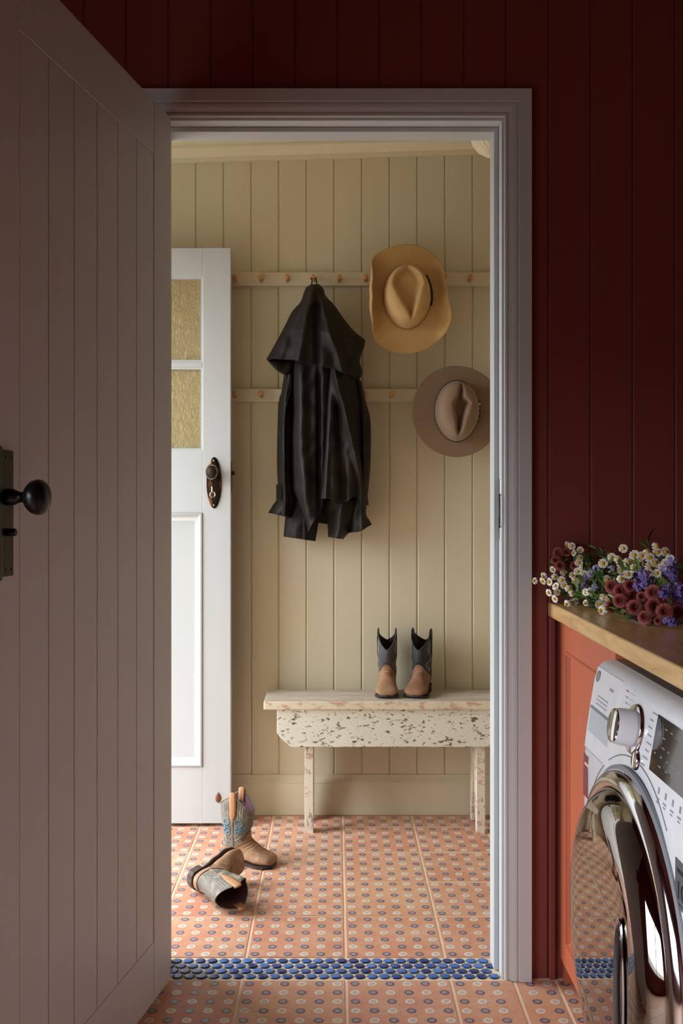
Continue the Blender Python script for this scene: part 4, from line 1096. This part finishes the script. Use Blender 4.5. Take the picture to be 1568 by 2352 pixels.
pdisc([(.0155, -.001), (.0155, .003), (.0135, .0055), (.012, .0045), (0, .0055)], 1.560, .741, M['chrome'], 'push_button')
m = MB(); pbox(m, 1.285, 1.497, .744, .826, .0018, nseg=5); disp = m.build('display', M['display'], wm)
m = MB()
for r_ in range(5):
    for c_ in range(7):
        if R3.random() < .25: continue
        y = 1.488-c_*.027-R3.uniform(0, .004); z = .812-r_*.0135; wq = R3.uniform(.006, .013); pbox(m, y-wq, y, z, z+.0016, .0022, nseg=1)
m.build('display_print', M['printlight'], disp)
m = MB(); mr = MB()
for i in range(8):
    z = .822-i*.0115; y = 1.535+.004*math.sin(i)+.002*i
    wq = R3.uniform(.014, .022); pbox(m, y-.010-wq, y-.010, z, z+.0022, .0006, nseg=1)
for i in range(4):
    z = .828-i*.0095; y = 1.668-.003*i; wq = R3.uniform(.010, .017); pbox(mr if i == 0 else m, y-wq, y, z, z+.0022, .0006, nseg=1)
    pbox(m, 1.617, y-wq-.004, z+.001, z+.0015, .0005, nseg=1)
for i in range(5):
    y = 1.455-i*.030; pbox(m, y-.010, y-.004, .722, .731, .0006, nseg=1); pbox(m, y-.013, y, .714, .7165, .0006, nseg=1); pbox(m, y-.011, y-.002, .709, .711, .0006, nseg=1)
m.build('panel_print', M['print'], wm); mr.build('panel_print', M['printred'], wm)
# seams: around the door and along the panel
m = MB(); m.tube([(fx(DC[1]+.287*math.sin(a))-.0003, DC[0]+.287*math.cos(a), DC[1]+.287*math.sin(a)) for a in [math.radians(20+i*3.2) for i in range(34)]], .0011, 5); m.build('panel_seam', M['seam'], wm, smooth=True)
m = MB(); pbox(m, 1.735, wy1-.004, .6885, .690, .0006, nseg=1); m.build('panel_seam', M['seam'], wm)
m = MB(); pbox(m, wy1-.040, wy1-.006, .600, .676, .0006, nseg=2); st = m.build('red_sticker', M['redsticker'], wm)
bz0, bz1, by0, by1 = .600, .664, 1.290, 1.357
m = MB(); pbox(m, by0, by1, bz0, bz1, .0010, nseg=1); bdg = m.build('capacity_badge', M['badge'], wm)
def text_mesh(s_, size, name, mat, Mx, parent):
    c = bpy.data.curves.new(name, 'FONT'); c.body = s_; c.size = size; c.extrude = .0003
    t = bpy.data.objects.new(name, c); COL.objects.link(t); bpy.context.view_layer.update()
    me = bpy.data.meshes.new_from_object(t.evaluated_get(bpy.context.evaluated_depsgraph_get())); bpy.data.objects.remove(t)
    me.materials.clear(); me.materials.append(mat); me.transform(Mx)
    o = bpy.data.objects.new(name, me); COL.objects.link(o); o.parent = parent; return o
# text frame: right = -y, up = z, out = -x
text_mesh('10', .034, 'badge_number', M['badgetext'], Matrix(((0, 0, -1, fx(.63)-.0015), (-1, 0, 0, by1-.006), (0, 1, 0, .613), (0, 0, 0, 1))), bdg)
m = MB(); m.box(fx(.63)-.0013, fx(.63), by0+.006, by1-.008, .6475, .6525); m.box(fx(.63)-.0013, fx(.63), by0+.006, by1-.008, .605, .6075); m.build('badge_print', M['badgetext'], bdg)

# ------------------------------------------------------------------ flowers on the worktop
def c7(x, y): return 1210+x/4.38, 1220+y/4.38
def dground(x): return lin([(0, 2.33), (455, 2.27), (740, 2.175), (1000, 2.06), (1185, 1.985), (1400, 1.985), (1568, 2.0)], x)
def place(cx, cy, extra=0, r=0):
    x, y = c7(cx, cy); d = dground(cx)
    for _ in range(6):
        zg = CH-(y-VY)/FPX*d; d = min(2.365, dground(cx)+max(0, zg-.915)*.95+extra)
    while CH-(y-VY)/FPX*d-r < .9035 and d > 1.7: d -= .003      # rest on the oak or the sink rim, not in it
    return px(x, y, d)
from mathutils.bvhtree import BVHTree
from mathutils import Quaternion
PLACED = []                                    # (lo, hi, tree) of every flower piece set down so far
def piece(verts, faces):
    lo = [min(v[k] for v in verts) for k in range(3)]; hi = [max(v[k] for v in verts) for k in range(3)]
    return lo, hi, BVHTree.FromPolygons([tuple(v) for v in verts], faces)
def hits(ps):
    n_ = 0
    for lo, hi, t in ps:
        if lo[2] < .9025 or hi[1] > 2.3985: n_ += 40
        for l2, h2, t2 in PLACED:
            if any(hi[k] < l2[k] or h2[k] < lo[k] for k in range(3)): continue
            n_ += len(t.overlap(t2))
    return n_
def geo(me): return [v.co.copy() for v in me.vertices], [tuple(p.vertices) for p in me.polygons]
_geo = {}
def gcache(me):
    if me.name not in _geo: _geo[me.name] = geo(me)
    return _geo[me.name]
def clampw(p): return Vector((p[0], min(p[1], 2.394), max(p[2], .9045)))
def petal_ring(mb, n, r0, r1, w, z0, z1, droop=0, jit=0, rnd=None):
    for k_ in range(n):
        a = 2*PI*(k_+(rnd.uniform(-jit, jit) if rnd else 0))/n; c, s_ = math.cos(a), math.sin(a)
        rm = (r0+r1)/2; zm_ = (z0+z1)/2+.12*(r1-r0)
        pts = [(r0, -w*.35, z0), (r0, w*.35, z0), (rm, -w, zm_), (rm, w, zm_), (r1*.93, -w*.75, z1), (r1*.93, w*.75, z1), (r1, 0, z1-droop)]
        mb.add([(r*c-t*s_, r*s_+t*c, z) for r, t, z in pts], [(0, 1, 3, 2), (2, 3, 5, 4), (4, 5, 6)])
def proto(mb, name, mat, smooth=False):
    o = mb.build(name, mat, None, smooth=smooth, angle=False); me = o.data; bpy.data.objects.remove(o); return me
m = MB(); petal_ring(m, 13, .0035, .0105, .0019, .001, .0015, .0008, .2, R); me_pet = proto(m, 'petals', M['petalw'])
m = MB(); petal_ring(m, 12, .0035, .0098, .0018, .000, -.0035, .0012, .2, R); me_pet2 = proto(m, 'petals', M['petalw'])
m = MB(); m.lathe([(.0043, .0005), (.0043, .002), (.003, .0042), (0, .005)], n=14); me_cen = proto(m, 'flower_center', M['yolk'], True)
stems = []
for q in range(4):
    m = MB(); rr = random.Random(q); bx_, by_ = rr.uniform(-.012, .012), rr.uniform(-.012, .012)
    m.tube([(0, 0, 0), (bx_*.2, by_*.2, -.012), (bx_*.7, by_*.7, -.030), (bx_*1.6, by_*1.6, -.050)], .0008, 5); stems.append(proto(m, 'stem', M['stem'], True))
m = MB(); rr = random.Random(11)
for (nn, r0, r1, z0, z1) in ((34, .006, .0188, -.003, -.004), (36, .005, .0184, -.001, .001), (34, .005, .0172, .000, .005), (30, .004, .0152, .002, .0092), (28, .003, .0126, .004, .0125), (22, .002, .0098, .006, .0148), (14, .001, .0062, .008, .0160)): petal_ring(m, nn, r0, r1, .00095, z0, z1, -.0016, .35, rr)
me_mum = proto(m, 'petals', M['mum'])
m = MB(); m.lathe([(.0026, .008), (.0026, .0142), (.0014, .0156), (0, .016)], n=12); me_mumc = proto(m, 'flower_center', M['mumc'], True)
m = MB(); m.lathe([(.010, -.003), (.007, -.007), (.002, -.010), (0, -.010)], n=12); me_cal = proto(m, 'calyx', M['stem'], True)
def floret_cluster(seed, mat):
    m = MB(); rr = random.Random(seed)
    for q in range(22):
        a, e_ = rr.uniform(0, 2*PI), rr.uniform(-.2, 1); rad = rr.uniform(.5, 1)
        c = Vector((.0125*rad*math.cos(a)*(1-.3*e_), .0125*rad*math.sin(a)*(1-.3*e_), .010*e_))
        loc = MB(); petal_ring(loc, 5, .0006, .0042, .0017, 0, .0022, 0)
        Q = Vector((0, 0, 1)).rotation_difference((c+Vector((0, 0, .006))).normalized())
        m.add([Q @ Vector(p)+c for p in loc.v], loc.f)
    return proto(m, 'florets', mat)
me_vio = [floret_cluster(s_, M['violet']) for s_ in (1, 2, 3)]; me_pal = [floret_cluster(s_, M['pale_violet']) for s_ in (4, 5)]
def stem_world(p, f, sc_, rr):
    p = Vector(p); f = Vector(f).normalized(); to = Vector((.80-p[0], 2.20-p[1], .93-p[2])).normalized()
    a = p-f*.004*sc_; b = p-f*.013*sc_+to*.004; c = b+(to-f*.5).normalized()*.014*sc_+Vector((rr.uniform(-.003, .003), 0, rr.uniform(-.003, .003))); d = c+to*.014*sc_
    m = MB(); m.tube([a]+[clampw(q) for q in (b, c, d)], .0008, 5); return m
def flower(name, label, cat, group, parts, cx, cy, extra, rad, fgen, scale, tries=14):
    best = None
    for q_ in range(tries):
        rr = random.Random(int(cx*7+cy*131+q_*977)); sc_ = scale(extra) if callable(scale) else scale
        dx = extra+(0 if q_ == 0 else rr.uniform(-.035, .03))
        p = place(cx, cy, dx, rad*.8); s__ = scale(p[1]) if callable(scale) else scale
        f = fgen(rr); R_ = Vector((0, 0, 1)).rotation_difference(Vector(f).normalized()) @ Quaternion((0, 0, 1), rr.uniform(0, 6))
        Mx = Matrix.LocRotScale(Vector(p), R_, Vector((s__,)*3)); ps = []
        for nm, me in parts:
            v, fc = gcache(me); ps.append(piece([Mx @ c for c in v], fc))
        sm_ = stem_world(p, f, s__, rr); ps.append(piece([Vector(c) for c in sm_.v], sm_.f))
        h = hits(ps)
        if best is None or h < best[0]: best = (h, Mx, R_, p, s__, ps, sm_)
        if h == 0: break
    h, Mx, R_, p, s__, ps, sm_ = best; PLACED.extend(ps)
    root = empty(name, p); root.rotation_mode = 'QUATERNION'; root.rotation_quaternion = R_; root.scale = (s__,)*3
    tag(root, label, cat, group)
    for nm, me in parts:
        o = bpy.data.objects.new(nm, me); COL.objects.link(o); o.parent = root
    o = sm_.build('stem', M['stem'], None, smooth=True, angle=False); o.data.transform(Mx.inverted()); o.parent = root
    return root
def cham(cx, cy):
    if cx < 620 and cy > 560: return 'small chamomile flower drooping low over the end of the oak worktop', 'flower', 'chamomile flowers drooping at the worktop end'
    if cx < 330: return 'small chamomile flower at the loose outer tips nearest the door casing', 'flower', 'outer chamomile tips near the casing'
    if cx < 620: return 'small chamomile flower in the spray beside the lone red chrysanthemum cluster', 'flower', 'chamomile spray near the casing'
    if cy > 600: return 'chamomile flower drooping onto the oak in front of red chrysanthemums', 'flower', 'chamomile in front of the chrysanthemums'
    if cx < 1000: return 'chamomile flower standing above leaves and pale lilac sprays mid bunch', 'flower', 'chamomile mid bunch'
    return 'large chamomile flower in the dense cluster above the violet statice', 'flower', 'dense chamomile cluster above the statice'
def mumlab(cx, cy, r_):
    if cx < 600: return 'small dusky red chrysanthemum in the cluster behind the chamomile spray', 'flower', 'small red chrysanthemums behind the chamomile'
    if r_ < 60: return 'small half-hidden dusky red chrysanthemum between larger red heads', 'flower', 'half-hidden red chrysanthemums'
    if cx < 1090: return 'full dusky red chrysanthemum head resting on the oak before the sink', 'flower', 'red chrysanthemums before the sink'
    return 'full dusky red chrysanthemum head above the steel sink, below violet statice', 'flower', 'red chrysanthemums above the sink'
DAIS = [(398,140),(450,150),(535,190),(463,218),(530,270),(520,318),(560,365),(510,408),(578,430),(485,495),(532,500),(365,418),(278,462),(350,495),(228,510),(162,455),(160,500),(290,555),(425,578),(222,618),(282,680),(455,625),(455,725),(485,705),(395,735),(592,615),(260,385),(585,725),(765,325),(852,262),(920,280),(940,330),(968,175),(1015,315),(1080,240),(1055,285),(1075,370),(1130,330),(1015,437),(945,480),(940,395),(805,485),(1210,215),(1230,268),(1310,215),(1303,150),(1390,210),(1285,320),(1230,360),(1305,425),(1218,420),(1350,490),(1395,320),(1360,365),(775,660),(760,705),(725,745),(740,800),(790,775),(830,680),(70,500),(300,615),(370,545),(455,445),(1150,250),(1380,530),(640,610),(1440,280)]
side = {(398,140),(463,218),(162,455),(160,500),(228,510),(222,618),(282,680),(395,735),(70,500),(260,385),(585,725),(290,555),(592,615),(740,800)}
MUM = [(315,215,58),(290,295,52),(330,350,55),(400,210,48),(478,350,48),(300,250,50),(855,560,76),(950,612,92),(935,702,76),(850,755,72),(1030,548,68),(1080,770,86),(1270,622,88),(1150,660,56),(1270,765,92),(1382,815,94),(1185,870,76),(1515,820,84),(1410,705,56),(1315,905,44),(985,840,30)]
for i, (cx, cy, r_) in enumerate(MUM):
    flower('chrysanthemum', *mumlab(cx, cy, r_), [('petals', me_mum), ('flower_center', me_mumc), ('calyx', me_cal)], cx, cy, .01 if cx < 600 else -.012, r_/4.38/FPX*2.0, lambda g: (g.uniform(-.3, .3), -1, g.uniform(.0, .6)), lambda d, r_=r_: r_/4.38/FPX*d/.0185)
for i, (cx, cy) in enumerate(DAIS):
    s_ = R.uniform(.95, 1.12) if cx > 600 else R.uniform(.82, 1.0)
    fg = (lambda g: (g.uniform(-.35, .35), -1, g.uniform(-.1, .55))) if (cx, cy) not in side else (lambda g: (g.uniform(-1.2, -.5), -.7, g.uniform(-.6, .6)))
    flower('chamomile_flower', *cham(cx, cy), [('petals', me_pet2 if i % 3 == 0 else me_pet), ('flower_center', me_cen)], cx, cy, 0, .0105*s_, fg, s_, 20)
VIO = [(1455,310),(1400,395),(1170,445),(1110,500),(1250,485),(1100,570),(1480,430),(1500,530),(1420,590),(1450,670),(1530,640),(1560,590),(1550,720),(1380,630),(1200,530),(600,470),(575,550),(1465,925),(1415,918),(1150,410),(1440,460),(1500,600),(1480,350)]
for i, (cx, cy) in enumerate(VIO):
    flower('statice', *(('small violet floret tuft among the chamomile and green leaves', 'flower', 'violet tufts in the chamomile') if cx < 700 else ('violet statice cluster hanging below the red chrysanthemum heads', 'flower', 'low violet statice') if cy > 850 else ('violet statice cluster beside the red chrysanthemums, below the chamomile', 'flower', 'violet statice by the chrysanthemums')), [('florets', me_vio[i % 3])], cx, cy, 0, .010, lambda g: (g.uniform(-.4, .4), -1, g.uniform(.2, .9)), R.uniform(.55, .72) if cx < 700 else R.uniform(.72, .9), 24)
for i, (cx, cy) in enumerate([(845,380),(680,560),(660,600),(700,380),(640,430)]):
    flower('pale_statice', 'pale lilac flower spray in the bunch on the worktop', 'flower', 'pale lilac sprays on the worktop', [('florets', me_pal[i % 2])], cx, cy, 0, .010, lambda g: (g.uniform(-.5, .2), -1, g.uniform(.2, .9)), R.uniform(.6, .78), 24)
# leafy sprigs
def leaf_mesh(L_, w):
    m = MB(); V = []; F = []
    for i in range(7):
        t = i/6; ww = w*math.sin(PI*min(1, t*.96+.04))**.8*(1 if i % 2 else .8); z = .18*L_*math.sin(t*2.2)
        V += [(L_*t, -ww, z+.15*ww), (L_*t, 0, z-.1*ww), (L_*t, ww, z+.15*ww)]
    for i in range(6): F += [(i*3, i*3+1, i*3+4, i*3+3), (i*3+1, i*3+2, i*3+5, i*3+4)]
    m.add(V, F); return proto(m, 'leaf', M['leaf'], True)
LEAF = [leaf_mesh(.034, .0075), leaf_mesh(.026, .0065), leaf_mesh(.040, .0055)]
SPR = [(610,560),(750,520),(680,470),(600,400),(500,330),(790,560),(540,600),(720,200),(700,440),(640,700),(430,660),(520,640),(700,540),(1215,130),(620,300),(420,300),(430,460),(640,520),(760,430),(730,610),(560,690),(880,430),(690,690),(1050,470),(1180,560),(1340,560),(1490,500),(1540,420),(860,340),(1130,400),(1330,280),(640,360),(360,610),(330,330),(1000,520),(1440,560),(1250,880),(1090,860),(900,830),(1400,900),(470,560),(1520,380)]
for i, (cx, cy) in enumerate(SPR):
    best = None
    for q_ in range(26):
        rr = random.Random(i*100+q_); p = place(cx, cy, .02+(0 if q_ == 0 else rr.uniform(-.04, .05)), .004)
        p = Vector((p[0], p[1], max(p[2], .918))); k0 = 1.0 if q_ < 8 else .8 if q_ < 16 else .6
        d_ = Vector((rr.uniform(-1, -.1) if cx < 900 else rr.uniform(-.6, .6), rr.uniform(-.6, .3), rr.uniform(-.1, .9))).normalized()
        m = MB(); m.tube([clampw(p+d_*q*.010*k0) for q in range(-4, 2)], .0011, 5); ps = [piece([Vector(c) for c in m.v], m.f)]; lv = []
        for k_ in range(7):
            v, fc = gcache(LEAF[k_ % 3]); got = None
            for t_ in range(5):
                Mx = Matrix.LocRotScale(clampw(p+d_*(.010*k0*(k_*.72-3.4)))-p, Quaternion((0, 0, 1), rr.uniform(0, 2*PI)) @ Quaternion((0, 1, 0), rr.uniform(-1.1, .3)) @ Quaternion((1, 0, 0), rr.uniform(-1, 1)), Vector((rr.uniform(.55, .9)*k0,)*3))
                W_ = Matrix.Translation(p) @ Mx; pc = piece([W_ @ c for c in v], fc); h = hits([pc])
                if got is None or h < got[0]: got = (h, Mx, pc)
                if h == 0: break
            lv.append(got)
        h = hits(ps)+sum(g[0] for g in lv)
        if best is None or h < best[0]: best = (h, p, m, ps+[g[2] for g in lv], lv)
        if h == 0: break
    h, p, m, ps, lv = best; PLACED.extend(ps)
    root = empty('leafy_sprig', p); tag(root, *(('green leafy sprig in the chamomile spray near the door casing', 'leaf sprig', 'sprigs in the chamomile spray') if cx < 620 else ('green leafy sprig between pale lilac sprays and chamomile mid bunch', 'leaf sprig', 'sprigs mid bunch') if cx < 950 else ('green leafy sprig among violet statice and red chrysanthemums', 'leaf sprig', 'sprigs among the statice')))
    o = m.build('stem', M['stem'], None, smooth=True); o.data.transform(Matrix.Translation(-p)); o.parent = root
    for k_, g in enumerate(lv):
        o = bpy.data.objects.new('leaf', LEAF[k_ % 3]); COL.objects.link(o); o.parent = root; o.matrix_basis = g[1]

for o in bpy.data.objects:
    b_ = o.name.split('.')[0]
    if b_ in ('stitching', 'blue_stitching', 'panel_print', 'display_print', 'drawer_print', 'badge_print', 'latch_hole', 'band_ornament', 'bead_ring', 'florets'): o['kind'] = 'stuff'
